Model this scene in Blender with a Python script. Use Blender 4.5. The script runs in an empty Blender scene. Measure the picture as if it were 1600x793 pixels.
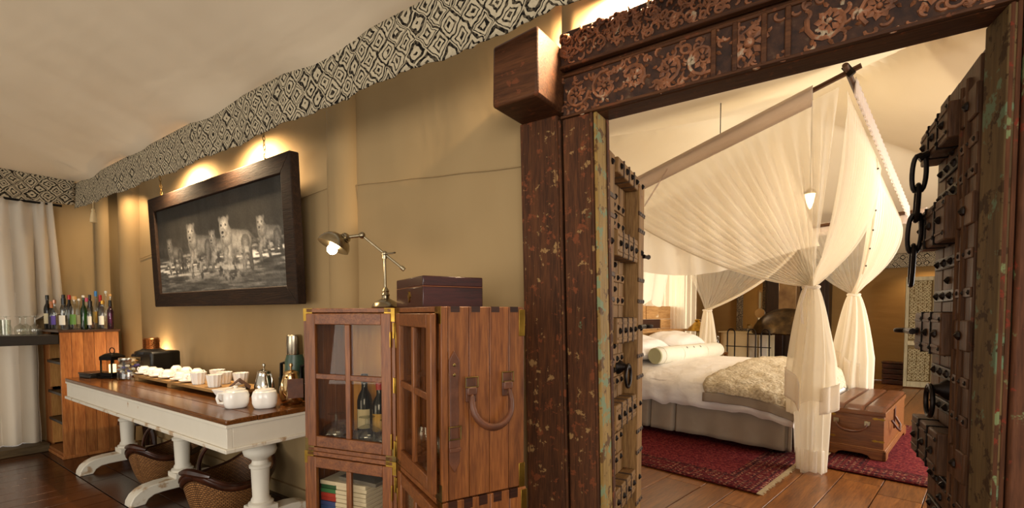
import bpy, bmesh, math, random
import numpy as np
from mathutils import Vector, Matrix, noise
random.seed(7)
S = bpy.context.scene
COL = S.collection
PI = math.pi
def rad(a): return math.radians(a)
def lin(c):
    if isinstance(c, str):
        c = [int(c[i:i+2], 16)/255 for i in (0, 2, 4)]
    return tuple((x/12.92 if x <= .04045 else ((x+.055)/1.055)**2.4) for x in c)

# ------------------------------------------------------------------ camera
cam = bpy.data.cameras.new('camera'); camo = bpy.data.objects.new('camera', cam); COL.objects.link(camo)
camo.location = (0, 0, 1.35)
camo.rotation_euler = (rad(90-2.25), 0, rad(34.5))
cam.sensor_width = 36; cam.lens = 36*740/1600; cam.shift_y = 0.0766; cam.clip_start = .05
S.camera = camo
# ------------------------------------------------------------------ world, big lights, exposure
w = bpy.data.worlds.new('world'); S.world = w; w.use_nodes = True
bg = w.node_tree.nodes['Background']; bg.inputs[0].default_value = (1.0, .92, .80, 1); bg.inputs[1].default_value = .62
S.view_settings.view_transform = 'Standard'; S.view_settings.look = 'None'
S.view_settings.gamma = 1; S.view_settings.exposure = .2
def area(name, loc, target, size, power, color, sizey=None, spread=180):
    l = bpy.data.lights.new(name, 'AREA'); l.energy = power; l.color = color
    l.size = size
    if sizey: l.shape = 'RECTANGLE'; l.size_y = sizey
    l.spread = rad(spread)
    o = bpy.data.objects.new(name, l); COL.objects.link(o); o.location = loc
    o.rotation_euler = (Vector(target)-Vector(loc)).to_track_quat('-Z', 'Y').to_euler()
    return o
def spot(name, loc, target, power, color, angle=80, blend=.6, r=.03):
    l = bpy.data.lights.new(name, 'SPOT'); l.energy = power; l.color = color
    l.spot_size = rad(angle); l.spot_blend = blend; l.shadow_soft_size = r
    o = bpy.data.objects.new(name, l); COL.objects.link(o); o.location = loc
    o.rotation_euler = (Vector(target)-Vector(loc)).to_track_quat('-Z', 'Y').to_euler()
def point(name, loc, power, color, r=.03):
    l = bpy.data.lights.new(name, 'POINT'); l.energy = power; l.color = color; l.shadow_soft_size = r
    o = bpy.data.objects.new(name, l); COL.objects.link(o); o.location = loc
WARM = (1, .72, .42); DAY = (1, .93, .83)
area('window_daylight', (1.9, -3.0, 1.7), (-1.9, 1.5, .9), 2.6, 128, DAY, 1.8)          # the windowed side of the lounge
area('ceiling_fill_light', (-3.4, -4.6, .9), (-3.0, .5, 2.3), 3.6, 75, DAY, 1.6)          # added unseen fill from the open side, aimed up to brighten the ceiling
area('curtain_daylight', (-7.5, .2, .75), (-5.5, .2, .9), 2.4, 26, (1, .95, .88), 1.1)  # window behind the sheer curtain
area('bedroom_daylight', (3.4, 6.2, 1.7), (-.8, 6.3, .8), 3.0, 230, (1, .93, .84), 2.0)      # the windowed side of the bedroom
area('head_window_daylight', (-3.45, 8.3, 1.7), (-1.9, 6.6, .9), .9, 85, (1, .91, .76), 1.2)

# ------------------------------------------------------------------ mesh helpers
class MB:
    def __init__(s): s.v = []; s.f = []; s.uv = None
    def add(s, vs, fs):
        n = len(s.v); s.v += [tuple(v) for v in vs]; s.f += [tuple(i+n for i in f) for f in fs]; return s
    def box(s, x0, x1, y0, y1, z0, z1, T=None):
        vs = [(x0,y0,z0),(x1,y0,z0),(x1,y1,z0),(x0,y1,z0),(x0,y0,z1),(x1,y0,z1),(x1,y1,z1),(x0,y1,z1)]
        if T: vs = [T @ Vector(v) for v in vs]
        return s.add(vs, [(3,2,1,0),(4,5,6,7),(0,1,5,4),(1,2,6,5),(2,3,7,6),(3,0,4,7)])
    def lathe(s, prof, n=20, T=None, wave=None, sx=1, sy=1):
        vs = []; fs = []
        for i, (r, z) in enumerate(prof):
            for k in range(n):
                a = 2*PI*k/n; rr = r*(1+(wave(a, i) if wave else 0))
                v = Vector((rr*math.cos(a)*sx, rr*math.sin(a)*sy, z))
                vs.append(T @ v if T else v)
        for i in range(len(prof)-1):
            for k in range(n):
                a, b = i*n+k, i*n+(k+1) % n
                fs.append((a, b, b+n, a+n))
        if prof[0][0] > 1e-5: fs.append(tuple(range(n))[::-1])
        if prof[-1][0] > 1e-5: fs.append(tuple((len(prof)-1)*n+k for k in range(n)))
        return s.add(vs, fs)
    def tube(s, pts, r, n=8, closed=False, flat=1.0):
        pts = [Vector(p) for p in pts]; m = len(pts); vs = []; fs = []
        up = Vector((0, 0, 1)); ref = None
        for i, p in enumerate(pts):
            t = (pts[(i+1) % m]-pts[i-1]) if closed else (pts[min(i+1, m-1)]-pts[max(i-1, 0)])
            t.normalize()
            if ref is None:
                ref = t.cross(up)
                if ref.length < .05: ref = t.cross(Vector((1, 0, 0)))
            ref = (ref-t*ref.dot(t)).normalized(); b = t.cross(ref)
            rr = r[i] if isinstance(r, (list, tuple)) else r
            for k in range(n):
                a = 2*PI*k/n; vs.append(p+ref*(rr*math.cos(a))+b*(rr*flat*math.sin(a)))
        for i in range(m if closed else m-1):
            for k in range(n):
                a, b2 = i*n+k, i*n+(k+1) % n; c = ((i+1) % m)*n
                fs.append((a, b2, c+(k+1) % n, c+k))
        if not closed: fs += [tuple(range(n))[::-1], tuple((m-1)*n+k for k in range(n))]
        return s.add(vs, fs)
    def cyl(s, p, q, r, n=12): return s.tube([p, q], r, n)
    def prism(s, poly, t0, t1, T=None):           # polygon in local xz, thickness along y
        n = len(poly)
        vs = [(x, t0, z) for x, z in poly]+[(x, t1, z) for x, z in poly]
        if T: vs = [T @ Vector(v) for v in vs]
        fs = [tuple(range(n)), tuple(range(n, 2*n))[::-1]]
        fs += [(i, i+n, (i+1) % n+n, (i+1) % n) for i in range(n)]
        return s.add(vs, fs)
    def grid(s, fn, nu, nv, uv=None):
        vs = [fn(i/nu, j/nv) for j in range(nv+1) for i in range(nu+1)]
        fs = [(j*(nu+1)+i, j*(nu+1)+i+1, (j+1)*(nu+1)+i+1, (j+1)*(nu+1)+i) for j in range(nv) for i in range(nu)]
        if uv: s.uv = (s.uv or []) + [uv(i/nu, j/nv) for j in range(nv+1) for i in range(nu+1)]
        return s.add(vs, fs)
    def ball(s, c, r, n=10, m=6, sc=(1, 1, 1)):
        T = Matrix.Translation(Vector(c)) @ Matrix.Diagonal((sc[0], sc[1], sc[2], 1))
        return s.lathe([(r*math.sin(PI*i/m), -r*math.cos(PI*i/m)) for i in range(m+1)], n, T)
    def mesh(s, name, mt, smooth=38):
        me = bpy.data.meshes.new(name); me.from_pydata([tuple(v) for v in s.v], [], s.f); me.update()
        if s.uv and len(s.uv) == len(s.v):
            l = me.uv_layers.new(name='UVMap')
            for lp in me.loops: l.data[lp.index].uv = s.uv[lp.vertex_index]
        bm = bmesh.new(); bm.from_mesh(me)
        bmesh.ops.recalc_face_normals(bm, faces=bm.faces)
        if smooth:
            for f in bm.faces: f.smooth = True
            for e in bm.edges:
                if len(e.link_faces) == 2 and e.calc_face_angle(0) > rad(smooth): e.smooth = False
        bm.to_mesh(me); bm.free()
        if mt: me.materials.append(mt)
        return me
    def build(s, name, mt, parent=None, bevel=0, loc=None, rz=0, solid=0, sub=0, smooth=38):
        o = bpy.data.objects.new(name, s.mesh(name, mt, smooth)); COL.objects.link(o)
        if parent: o.parent = parent
        if loc is not None: o.location = loc
        o.rotation_euler.z = rz
        if solid:
            m = o.modifiers.new('s', 'SOLIDIFY'); m.thickness = solid; m.offset = 0
        if sub:
            m = o.modifiers.new('u', 'SUBSURF'); m.levels = sub; m.render_levels = sub
        if bevel:
            m = o.modifiers.new('b', 'BEVEL'); m.width = bevel; m.segments = 2; m.limit_method = 'ANGLE'; m.angle_limit = rad(40)
        return o
def tag(o, label, cat, group=None, kind=None):
    o['label'] = label; o['category'] = cat
    if group: o['group'] = group
    if kind: o['kind'] = kind
    return o
def struct(o): o['kind'] = 'structure'; return o
def thing(name, label, cat, loc=(0, 0, 0), rz=0, group=None):
    o = bpy.data.objects.new(name, None); COL.objects.link(o); o.empty_display_size = .1
    o.location = loc; o.rotation_euler.z = rz
    return tag(o, label, cat, group)
def again(o, parent, loc=None, rot=None, name=None, scale=None):   # one more of a part, sharing its mesh
    c = o.copy(); COL.objects.link(c); c.parent = parent
    if name: c.name = name
    if loc is not None: c.location = loc
    if rot is not None: c.rotation_euler = rot
    if scale is not None: c.scale = scale
    return c
def copy_tree(o, parent=None):
    c = o.copy(); COL.objects.link(c); c.parent = parent
    for ch in list(o.children): copy_tree(ch, c)
    return c
def label_part(o, l): o['label'] = l; return o

# ------------------------------------------------------------------ materials
def nodes(name):
    m = bpy.data.materials.new(name); m.use_nodes = True; nt = m.node_tree
    return m, nt, nt.nodes['Principled BSDF']
def N(nt, t, **k):
    n = nt.nodes.new(t)
    for a, b in k.items(): setattr(n, a, b)
    return n
def link(nt, a, b): nt.links.new(a, b)
def coords(nt, scale=(1, 1, 1), kind='Object', rand=True, rot=(0, 0, 0)):
    t = N(nt, 'ShaderNodeTexCoord'); mp = N(nt, 'ShaderNodeMapping'); mp.inputs['Scale'].default_value = scale
    mp.inputs['Rotation'].default_value = rot
    link(nt, t.outputs[kind], mp.inputs[0])
    if rand:
        oi = N(nt, 'ShaderNodeObjectInfo'); ml = N(nt, 'ShaderNodeMath', operation='MULTIPLY'); ml.inputs[1].default_value = 37
        link(nt, oi.outputs['Random'], ml.inputs[0]); link(nt, ml.outputs[0], mp.inputs['Location'])
    return mp.outputs[0]
def noise_(nt, vec, scale, detail=4, rough=.55, dist=0):
    n = N(nt, 'ShaderNodeTexNoise'); n.inputs['Scale'].default_value = scale; n.inputs['Detail'].default_value = detail
    n.inputs['Roughness'].default_value = rough; n.inputs['Distortion'].default_value = dist
    link(nt, vec, n.inputs['Vector']); return n.outputs['Fac']
def ramp(nt, fac, stops, interp='LINEAR'):
    r = N(nt, 'ShaderNodeValToRGB'); r.color_ramp.interpolation = interp; e = r.color_ramp.elements
    while len(e) < len(stops): e.new(.5)
    for i, (p, c) in enumerate(stops):
        e[i].position = p; e[i].color = (*(lin(c) if not isinstance(c, (int, float)) else (c, c, c)), 1)
    link(nt, fac, r.inputs[0]); return r.outputs[0]
def mix(nt, fac, a, b, mode='MIX'):
    m = N(nt, 'ShaderNodeMix', data_type='RGBA', blend_type=mode)
    if isinstance(fac, (int, float)): m.inputs[0].default_value = fac
    else: link(nt, fac, m.inputs[0])
    for s, i in ((a, 6), (b, 7)):
        if isinstance(s, (str, tuple)): m.inputs[i].default_value = (*lin(s), 1)
        else: link(nt, s, m.inputs[i])
    return m.outputs[2]
def bump(nt, p, h, strength, dist=.01):
    b = N(nt, 'ShaderNodeBump'); b.inputs['Strength'].default_value = strength; b.inputs['Distance'].default_value = dist
    link(nt, h, b.inputs['Height']); link(nt, b.outputs[0], p.inputs['Normal'])
def vary(nt, col, amt):           # every piece a little lighter or darker than the next
    oi = N(nt, 'ShaderNodeObjectInfo'); mr = N(nt, 'ShaderNodeMapRange'); mr.inputs[3].default_value = 1-amt; mr.inputs[4].default_value = 1+amt
    link(nt, oi.outputs['Random'], mr.inputs[0])
    h = N(nt, 'ShaderNodeHueSaturation'); link(nt, mr.outputs[0], h.inputs['Value']); link(nt, col, h.inputs['Color']); return h.outputs[0]
def plain(name, c, rough=.5, metal=0, spec=None, emit=None, es=1):
    m, nt, p = nodes(name); p.inputs['Base Color'].default_value = (*lin(c), 1); p.inputs['Roughness'].default_value = rough
    p.inputs['Metallic'].default_value = metal
    if emit: p.inputs['Emission Color'].default_value = (*lin(emit), 1); p.inputs['Emission Strength'].default_value = es
    return m
def mottled(name, stops, scale=8, rough=.5, metal=0, b=0, detail=5, sc=(1, 1, 1), amt=0, dist=.01, roughvar=0):
    m, nt, p = nodes(name); v = coords(nt, sc); f = noise_(nt, v, scale, detail)
    c = ramp(nt, f, stops)
    if amt: c = vary(nt, c, amt)
    link(nt, c, p.inputs['Base Color']); p.inputs['Roughness'].default_value = rough; p.inputs['Metallic'].default_value = metal
    if b: bump(nt, p, f, b, dist)
    return m
def wood(name, cols, axis='z', rough=.4, scale=1, b=.15, amt=.15, worn=None):
    st = {'x': (1.2, 14, 14), 'y': (14, 1.2, 14), 'z': (14, 14, 1.2)}[axis]
    m, nt, p = nodes(name); v = coords(nt, tuple(s*scale for s in st)); f = noise_(nt, v, 2.2, 6, .62, .6)
    c = ramp(nt, f, [(.28, cols[0]), (.5, cols[1]), (.72, cols[2])])
    v2 = coords(nt, tuple(s*scale*4 for s in st)); g = noise_(nt, v2, 2.5, 3)
    c = mix(nt, .35, c, ramp(nt, g, [(.35, cols[0]), (.65, cols[2])]), 'MULTIPLY' if False else 'MIX')
    if amt: c = vary(nt, c, amt)
    if worn:
        for col, ws, th in worn:
            vv = coords(nt, (1, 1, 1)); nn = noise_(nt, vv, ws, 7, .65)
            c = mix(nt, ramp(nt, nn, [(th, 0.0), (th+.03, 1.0)]), c, col)
    link(nt, c, p.inputs['Base Color']); p.inputs['Roughness'].default_value = rough
    if rough > .4: p.inputs['Specular IOR Level'].default_value = .22
    bump(nt, p, g, b, .004); return m
def fabric(name, stops, scale=3, rough=.9, b=.3, weave=500, trans=0, amt=0, wr=(1, 1, 1), wrs=2.5, wb=.5, wd=.03):
    m, nt, p = nodes(name); v = coords(nt, wr, rand=False); f = noise_(nt, v, scale, 4); c = ramp(nt, f, stops)
    if amt: c = vary(nt, c, amt)
    link(nt, c, p.inputs['Base Color']); p.inputs['Roughness'].default_value = rough
    p.inputs['Specular IOR Level'].default_value = .15
    g = noise_(nt, v, wrs, 3, .5, .4); bump(nt, p, g, wb, wd)
    if trans:
        t = N(nt, 'ShaderNodeBsdfTranslucent'); link(nt, c, t.inputs[0]); ms = N(nt, 'ShaderNodeMixShader'); ms.inputs[0].default_value = trans
        link(nt, p.outputs[0], ms.inputs[1]); link(nt, t.outputs[0], ms.inputs[2]); link(nt, ms.outputs[0], nt.nodes['Material Output'].inputs[0])
    return m
def sheer(name, c, alpha, trans=.5):
    m, nt, p = nodes(name); out = nt.nodes['Material Output']
    d = N(nt, 'ShaderNodeBsdfDiffuse'); d.inputs[0].default_value = (*lin(c), 1)
    t = N(nt, 'ShaderNodeBsdfTranslucent'); t.inputs[0].default_value = (*lin(c), 1)
    a = N(nt, 'ShaderNodeMixShader'); a.inputs[0].default_value = trans
    link(nt, d.outputs[0], a.inputs[1]); link(nt, t.outputs[0], a.inputs[2])
    tr = N(nt, 'ShaderNodeBsdfTransparent'); b = N(nt, 'ShaderNodeMixShader'); b.inputs[0].default_value = alpha
    link(nt, tr.outputs[0], b.inputs[1]); link(nt, a.outputs[0], b.inputs[2]); link(nt, b.outputs[0], out.inputs[0])
    nt.nodes.remove(p); return m
def thin_glass(name, c='ffffff', refl=.08, rough=.02):
    m, nt, p = nodes(name); out = nt.nodes['Material Output']; nt.nodes.remove(p)
    tr = N(nt, 'ShaderNodeBsdfTransparent'); tr.inputs[0].default_value = (*lin(c), 1)
    g = N(nt, 'ShaderNodeBsdfGlossy'); g.inputs['Roughness'].default_value = rough
    fr = N(nt, 'ShaderNodeLayerWeight'); fr.inputs[0].default_value = .5      # reflects more at a slant, the same from both sides
    pw = N(nt, 'ShaderNodeMath', operation='POWER'); pw.inputs[1].default_value = 4; link(nt, fr.outputs['Facing'], pw.inputs[0])
    ml = N(nt, 'ShaderNodeMath', operation='MULTIPLY'); ml.inputs[1].default_value = .45; link(nt, pw.outputs[0], ml.inputs[0])
    ad = N(nt, 'ShaderNodeMath', operation='ADD'); ad.inputs[1].default_value = refl; link(nt, ml.outputs[0], ad.inputs[0])
    b = N(nt, 'ShaderNodeMixShader'); link(nt, ad.outputs[0], b.inputs[0]); link(nt, tr.outputs[0], b.inputs[1]); link(nt, g.outputs[0], b.inputs[2])
    link(nt, b.outputs[0], out.inputs[0]); return m

# ------------------------------------------------------------------ material library
CANVAS = fabric('canvas', [(.3, '957d58'), (.7, 'a18963')], 1.3, wr=(1, 1, .45), wrs=2.2, wb=.35, wd=.05)
CANVAS_DARK = fabric('canvas_2', [(.3, '98815c'), (.7, 'a38c66')], 1.3, wr=(1, 1, .3), wrs=2.5, wb=.4, wd=.05)  # second canvas, close in tone to the first
CEIL = fabric('ceiling_canvas', [(.3, 'dccbb0'), (.7, 'e4d5bc')], .8, wr=(.5, 1.6, 1), wrs=1.6, wb=.25, wd=.05)
CREAM = fabric('tent_lining', [(.3, 'e2d2b0'), (.7, 'ebddbf')], .8, wr=(1, .5, 1), wrs=1.2, wb=.2, wd=.05)
OCHRE = fabric('ochre_canvas', [(.3, '937042'), (.7, '9f7d4b')], .9, wr=(.4, 1, 1.6), wrs=2, wb=.4, wd=.05)
PLANK_DARK = wood('dark_floor_boards', ('27140a', '432413', '5f361c'), 'y', .2, 1, .1, .25)
PLANK_DARKX = wood('dark_border_boards', ('241209', '3a1e10', '4d2a16'), 'x', .26, 1, .1, .2)
PLANK_BED = wood('bedroom_floor_boards', ('4a2810', '77461f', '9a6330'), 'y', .28, .8, .08, .22)
TEAK = wood('trunk_wood', ('4f2810', '7a441e', '9c602e'), 'z', .4, 1, .08, .12)
TEAKX = wood('trunk_wood_cross', ('4f2810', '75411e', '935a2b'), 'x', .4, 1, .08, .1)
TEAKIN = wood('trunk_interior', ('b87c34', 'd89c4c', 'e6b264'), 'z', .4, 1, .06, .05)
TABLETOP = wood('polished_tabletop', ('3a1f0c', '633a1a', '855226'), 'x', .2, 1, .05, .05)
WALNUT = wood('bar_planks', ('70401f', '94592e', 'b37a45'), 'z', .45, 1, .1, .34)
BLACKWOOD = wood('black_counter', ('0c0908', '150f0c', '1d1612'), 'y', .35, 1, .05, 0)
FRAMEWOOD = wood('picture_frame_wood', ('150c07', '24160d', '382415'), 'x', .75, 1.2, .35, .15)
BOXWOOD = wood('dark_red_box', ('240c0a', '361412', '451c17'), 'x', .25, 1, .03, .0)
OLDWOOD = wood('old_door_post', ('2a180d', '47291700'[:6], '643c20'), 'z', .75, 1, .4, .08, worn=[('6c3a20', 22, .58), ('8c6c44', 20, .615), ('59654a', 9, .68)])
OLDBEAM = wood('old_beam', ('30190c', '4a2b17', '623d22'), 'x', .6, 1, .3, .08, worn=[('63371f', 20, .60)])
REDPOST = wood('old_red_post', ('38200f', '522e1a', '693f25'), 'z', .7, 1, .35, .05, worn=[('6e2c1a', 18, .60), ('6f7850', 6, .585)])
TEALWORN = wood('worn_teal_yellow_paint', ('6e5228', '94743c', 'a88a50'), 'z', .6, .6, .3, .05, worn=[('74805f', 14, .56), ('5d4020', 18, .56)])
CARVE = mottled('carved_relief', [(.3, '54301a'), (.5, '7a4a2a'), (.6, '8d5634'), (.68, 'a8967a')], 24, .65, 0, .5, 6, amt=0, dist=.004)
CARVEBASE = mottled('carved_ground', [(.35, '26130a'), (.6, '3f2413'), (.75, '5a4430')], 30, .85, 0, .5, 6, dist=.004)  # recess ground darkened, the shade between the carving put into its colour
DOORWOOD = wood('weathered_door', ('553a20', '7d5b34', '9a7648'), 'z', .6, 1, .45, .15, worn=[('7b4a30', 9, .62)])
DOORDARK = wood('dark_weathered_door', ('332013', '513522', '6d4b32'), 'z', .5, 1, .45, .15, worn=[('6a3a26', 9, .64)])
IRON = mottled('old_iron', [(.3, '120d0a'), (.7, '2b211b')], 20, .45, .75, .3)
TEALDARK = wood('worn_ochre_paint', ('453420', '5f4a2c', '715a38'), 'z', .75, .6, .3, .05, worn=[('5f6d52', 9, .58), ('3c2814', 16, .56)])  # darker copy of the worn reveal paint, for the right post
WHITEPAINT = mottled('distressed_white_paint', [(.0, 'ded8ca'), (.70, 'd9d2c2'), (.735, 'b08a5e'), (.8, '8a6540')], 11, .5, 0, .2, 9, (1, 1, .6))
WHITEFOOT = mottled('rubbed_white_paint', [(.0, 'ded8ca'), (.56, 'd9d2c2'), (.63, 'b9a184'), (.75, '8a6540')], 13, .5, 0, .2, 9)
BRASS = mottled('aged_brass', [(.3, '8a6a2c'), (.7, 'b8923f')], 14, .32, 1)
BRASSDULL = mottled('dull_brass', [(.3, '5c4a2a'), (.7, '86703f')], 14, .4, .9)
NICKEL = mottled('antique_nickel', [(.3, '8b7f68'), (.7, 'b3a78c')], 10, .28, 1)
SILVER = plain('silver', 'c9c2b4', .12, 1)
COPPER = plain('copper', 'a5764e', .3, 1)
GOLDY = plain('warm_silver', 'c3a578', .18, 1)
CHINA = plain('white_china', 'f8f5ee', .15)
LEATHER = mottled('brown_leather', [(.3, '482818'), (.7, '663a22')], 18, .5, 0, .2)
LEATHERLID = mottled('chest_leather', [(.3, '4a2717'), (.7, '6b3d26')], 10, .28, 0, .15)
BLACK = plain('black_plastic', '060606', .42)
DARKMETAL = plain('dark_metal', '171412', .4, .8)
PANE = thin_glass('window_glass', 'f7f3ea', .012)
GLASS = thin_glass('clear_glass', 'f4f6f2', .1)
GLASSG = thin_glass('green_glass', '2f9a35', .08)
GLASSD = plain('dark_bottle_glass', '0d0a08', .06)
GLASSAMB = thin_glass('amber_glass', '8a4312', .08)
GLASSP = thin_glass('purple_glass', 'a05aa0', .08)
FLASK = mottled('green_enamel', [(.3, '2c3f33'), (.7, '37503f')], 40, .35)
LINEN = fabric('bed_linen', [(.3, 'efe9e3'), (.7, 'f6f2ed')], 2, wrs=5, wb=.5, wd=.04)
SKIRT = fabric('grey_satin', [(.3, '988a7a'), (.7, 'ab9d8c')], 2, wrs=3, wb=.4, wd=.03, rough=.6)
NETF = sheer('mosquito_net', 'fbf3e2', .56, .5)
NETH = fabric('net_header_cloth', [(.3, 'eee2d8'), (.7, 'f5ece4')], 2, wrs=18, wb=.5, wd=.01, trans=.45)
NETFAR = sheer('far_mosquito_net', 'fbf3e2', .36, .5)
NETD = sheer('gathered_net', 'fbf3e2', .82, .45)
CURT = sheer('sheer_linen_curtain', 'c9bdab', .98, .2)
WICKER = None

def weave(name, c0, c1, c2, sx, sz, rough=.5):
    m, nt, p = nodes(name); v = coords(nt, (1, 1, 1), 'UV', rand=False)
    b = N(nt, 'ShaderNodeTexBrick'); link(nt, v, b.inputs['Vector'])
    b.inputs['Scale'].default_value = 1; b.inputs['Brick Width'].default_value = sx; b.inputs['Row Height'].default_value = sz
    b.inputs['Mortar Size'].default_value = sz*.22; b.inputs['Mortar Smooth'].default_value = .6
    b.inputs['Color1'].default_value = (*lin(c1), 1); b.inputs['Color2'].default_value = (*lin(c2), 1); b.inputs['Mortar'].default_value = (*lin(c0), 1)
    link(nt, b.outputs['Color'], p.inputs['Base Color']); p.inputs['Roughness'].default_value = rough
    iv = N(nt, 'ShaderNodeMath', operation='SUBTRACT'); iv.inputs[0].default_value = 1; link(nt, b.outputs['Fac'], iv.inputs[1])
    bump(nt, p, iv.outputs[0], .9, .004); return m
WICKER = weave('woven_cane', '3a200e', '8a5c30', 'a67442', .022, .011)

def diamonds(name):
    m, nt, p = nodes(name); t = N(nt, 'ShaderNodeTexCoord')
    n = N(nt, 'ShaderNodeTexNoise'); n.inputs['Scale'].default_value = 14; n.inputs['Detail'].default_value = 2; link(nt, t.outputs['UV'], n.inputs['Vector'])
    sb = N(nt, 'ShaderNodeVectorMath', operation='SUBTRACT'); sb.inputs[1].default_value = (.5, .5, .5); link(nt, n.outputs['Color'], sb.inputs[0])
    sc = N(nt, 'ShaderNodeVectorMath', operation='SCALE'); sc.inputs['Scale'].default_value = .055; link(nt, sb.outputs[0], sc.inputs[0])
    ad = N(nt, 'ShaderNodeVectorMath', operation='ADD'); link(nt, t.outputs['UV'], ad.inputs[0]); link(nt, sc.outputs[0], ad.inputs[1])
    sp = N(nt, 'ShaderNodeSeparateXYZ'); link(nt, ad.outputs[0], sp.inputs[0])
    def ma(op, a, b=None):
        k = N(nt, 'ShaderNodeMath', operation=op)
        for i, s in enumerate((a, b)):
            if s is None: continue
            if isinstance(s, (int, float)): k.inputs[i].default_value = s
            else: link(nt, s, k.inputs[i])
        return k.outputs[0]
    u = ma('MULTIPLY', sp.outputs[0], 1/.118); v = ma('MULTIPLY', sp.outputs[1], 1/.13)
    a = ma('ADD', u, v); b = ma('SUBTRACT', u, v)
    da = ma('ABSOLUTE', ma('SUBTRACT', ma('FRACT', a), .5)); db = ma('ABSOLUTE', ma('SUBTRACT', ma('FRACT', b), .5))
    d = ma('MAXIMUM', da, db)
    cb = N(nt, 'ShaderNodeCombineXYZ'); link(nt, ma('FLOOR', a), cb.inputs[0]); link(nt, ma('FLOOR', b), cb.inputs[1])
    wn = N(nt, 'ShaderNodeTexWhiteNoise'); link(nt, cb.outputs[0], wn.inputs['Vector'])
    K, L = '151210', 'b3a78e'
    r1 = ramp(nt, d, [(0, K), (.10, L), (.22, K), (.30, L), (.44, K)], 'CONSTANT')
    r2 = ramp(nt, d, [(0, L), (.13, K), (.24, L), (.36, K), (.41, L), (.46, K)], 'CONSTANT')
    r3 = ramp(nt, d, [(0, K), (.08, L), (.27, K), (.43, L)], 'CONSTANT')
    s1 = ramp(nt, wn.outputs['Value'], [(0, 0.0), (.62, 1.0)], 'CONSTANT'); s2 = ramp(nt, wn.outputs['Value'], [(0, 0.0), (.82, 1.0)], 'CONSTANT')
    c = mix(nt, s1, r1, r2); c = mix(nt, s2, c, r3)
    g = N(nt, 'ShaderNodeTexNoise'); g.inputs['Scale'].default_value = 60; link(nt, t.outputs['UV'], g.inputs['Vector'])
    c = mix(nt, ramp(nt, g.outputs['Fac'], [(.45, 0.0), (.75, .55)]), c, '8d8069')
    link(nt, c, p.inputs['Base Color']); p.inputs['Roughness'].default_value = .95; p.inputs['Specular IOR Level'].default_value = .1
    bump(nt, p, g.outputs['Fac'], .3, .003); return m
DIAMOND = diamonds('printed_diamond_cloth')

# ------------------------------------------------------------------ the setting
WY = 1.93        # the lounge side of the canvas wall that carries the doorway
def floor_set():
    f = MB().box(-7.2, 3.4, -2.2, 1.95, -.08, -.02).build('floor', PLANK_DARK); struct(f)
    x = -6.6; pieces = []
    while x < 2.6:
        wd = random.choice((.175, .19, .205))
        y0 = -2.2 if x > -4.8 else -2.2
        y1 = 1.16
        cut = random.uniform(-.9, .5)
        for a, b in ((y0, cut-.0015), (cut+.0015, y1)):
            h = random.uniform(-.0012, 0)
            MB().box(x+.0025, x+wd-.0025, a, b, -.022, h).build('plank', PLANK_DARK, f, bevel=.002)
        x += wd
    y = 1.165
    for wd in (.225, .235, .245, .12):
        xs = [-6.6, -5.9+random.random(), -3.6+random.random(), -.9+random.random()*.4, 2.6]
        for a, b in zip(xs, xs[1:]):
            MB().box(a+.0015, b-.0015, y+.0025, min(y+wd, 1.98)-.0025, -.022, random.uniform(-.001, 0)).build('plank', PLANK_DARKX, f, bevel=.002)
        y += wd
    return f
floor_set()
# the bedroom stands at an angle of 10.7 degrees to the lounge
BED0 = Vector((-.323, 5.06, 0)); BRZ = rad(-10.7)
BM = Matrix.Translation(BED0) @ Matrix.Rotation(BRZ, 4, 'Z')
def bed_floor():
    f = MB().box(-4.2, 3.6, -3.4, 7.7, -.10, -.024).build('floor', PLANK_BED, None, loc=BED0, rz=BRZ); struct(f)
    edges = [-4.1, -3.72, -3.4, -3.02, -2.66, -2.3, -1.98, -1.6, -1.24, -.92, -.6, -.303, -.089, .178, .426, .696, .96, 1.25, 1.5, 1.8, 2.1, 2.4, 2.75, 3.1, 3.5]
    for a, b in zip(edges, edges[1:]):
        c1 = random.uniform(-1.6, .6); c2 = c1+random.uniform(2.5, 3.4)
        for y0, y1 in ((-2.62 if a < 1.2 else -2.3, c1), (c1, c2), (c2, 7.6)):
            MB().box(a+.003, b-.003, y0+.0015, y1-.0015, -.026, -.004+random.uniform(-.0015, .001)).build('plank', PLANK_BED, f, bevel=.003)
    return f
bed_floor()

def wall_back():
    m = MB(); dx0, dx1, dz = -1.05, .52, 2.3
    for x0, x1, z0, z1, nx, nz in ((-6.62, dx0, 0, 3.3, 90, 46), (dx0, dx1, dz, 3.3, 22, 14), (dx1, 3.2, 0, 3.3, 30, 40)):
        def fn(u, v):
            x = x0+(x1-x0)*u; z = z0+(z1-z0)*v
            return (x, WY+.012*noise.noise((x*.9, z*.55, 3))+.004*noise.noise((x*3, z*1.4, 8)), z)
        m.grid(fn, nx, nz)
    o = m.build('wall_back', CANVAS, solid=.01); struct(o)
    for x0, x1 in ((-2.765, -2.497),):       # laced canvas sleeves round the tent poles
        pass
    return o
wb_ = wall_back()
def sleeve(n, x, w, y, dark=False):
    prof = []
    def fn(u, v):
        a = PI*u; return (x-w/2*math.cos(a)+.006*math.sin(v*9+x), y-w*.42*math.sin(a)**.7, 3.2*v)
    o = MB().grid(fn, 14, 24).build('trim_%d' % n, CANVAS if not dark else CANVAS_DARK); struct(o); return o
sleeve(1, -2.63, .26, WY+.02); sleeve(2, -6.28, .34, WY+.02); sleeve(3, -6.53, .20, 1.76)
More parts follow.
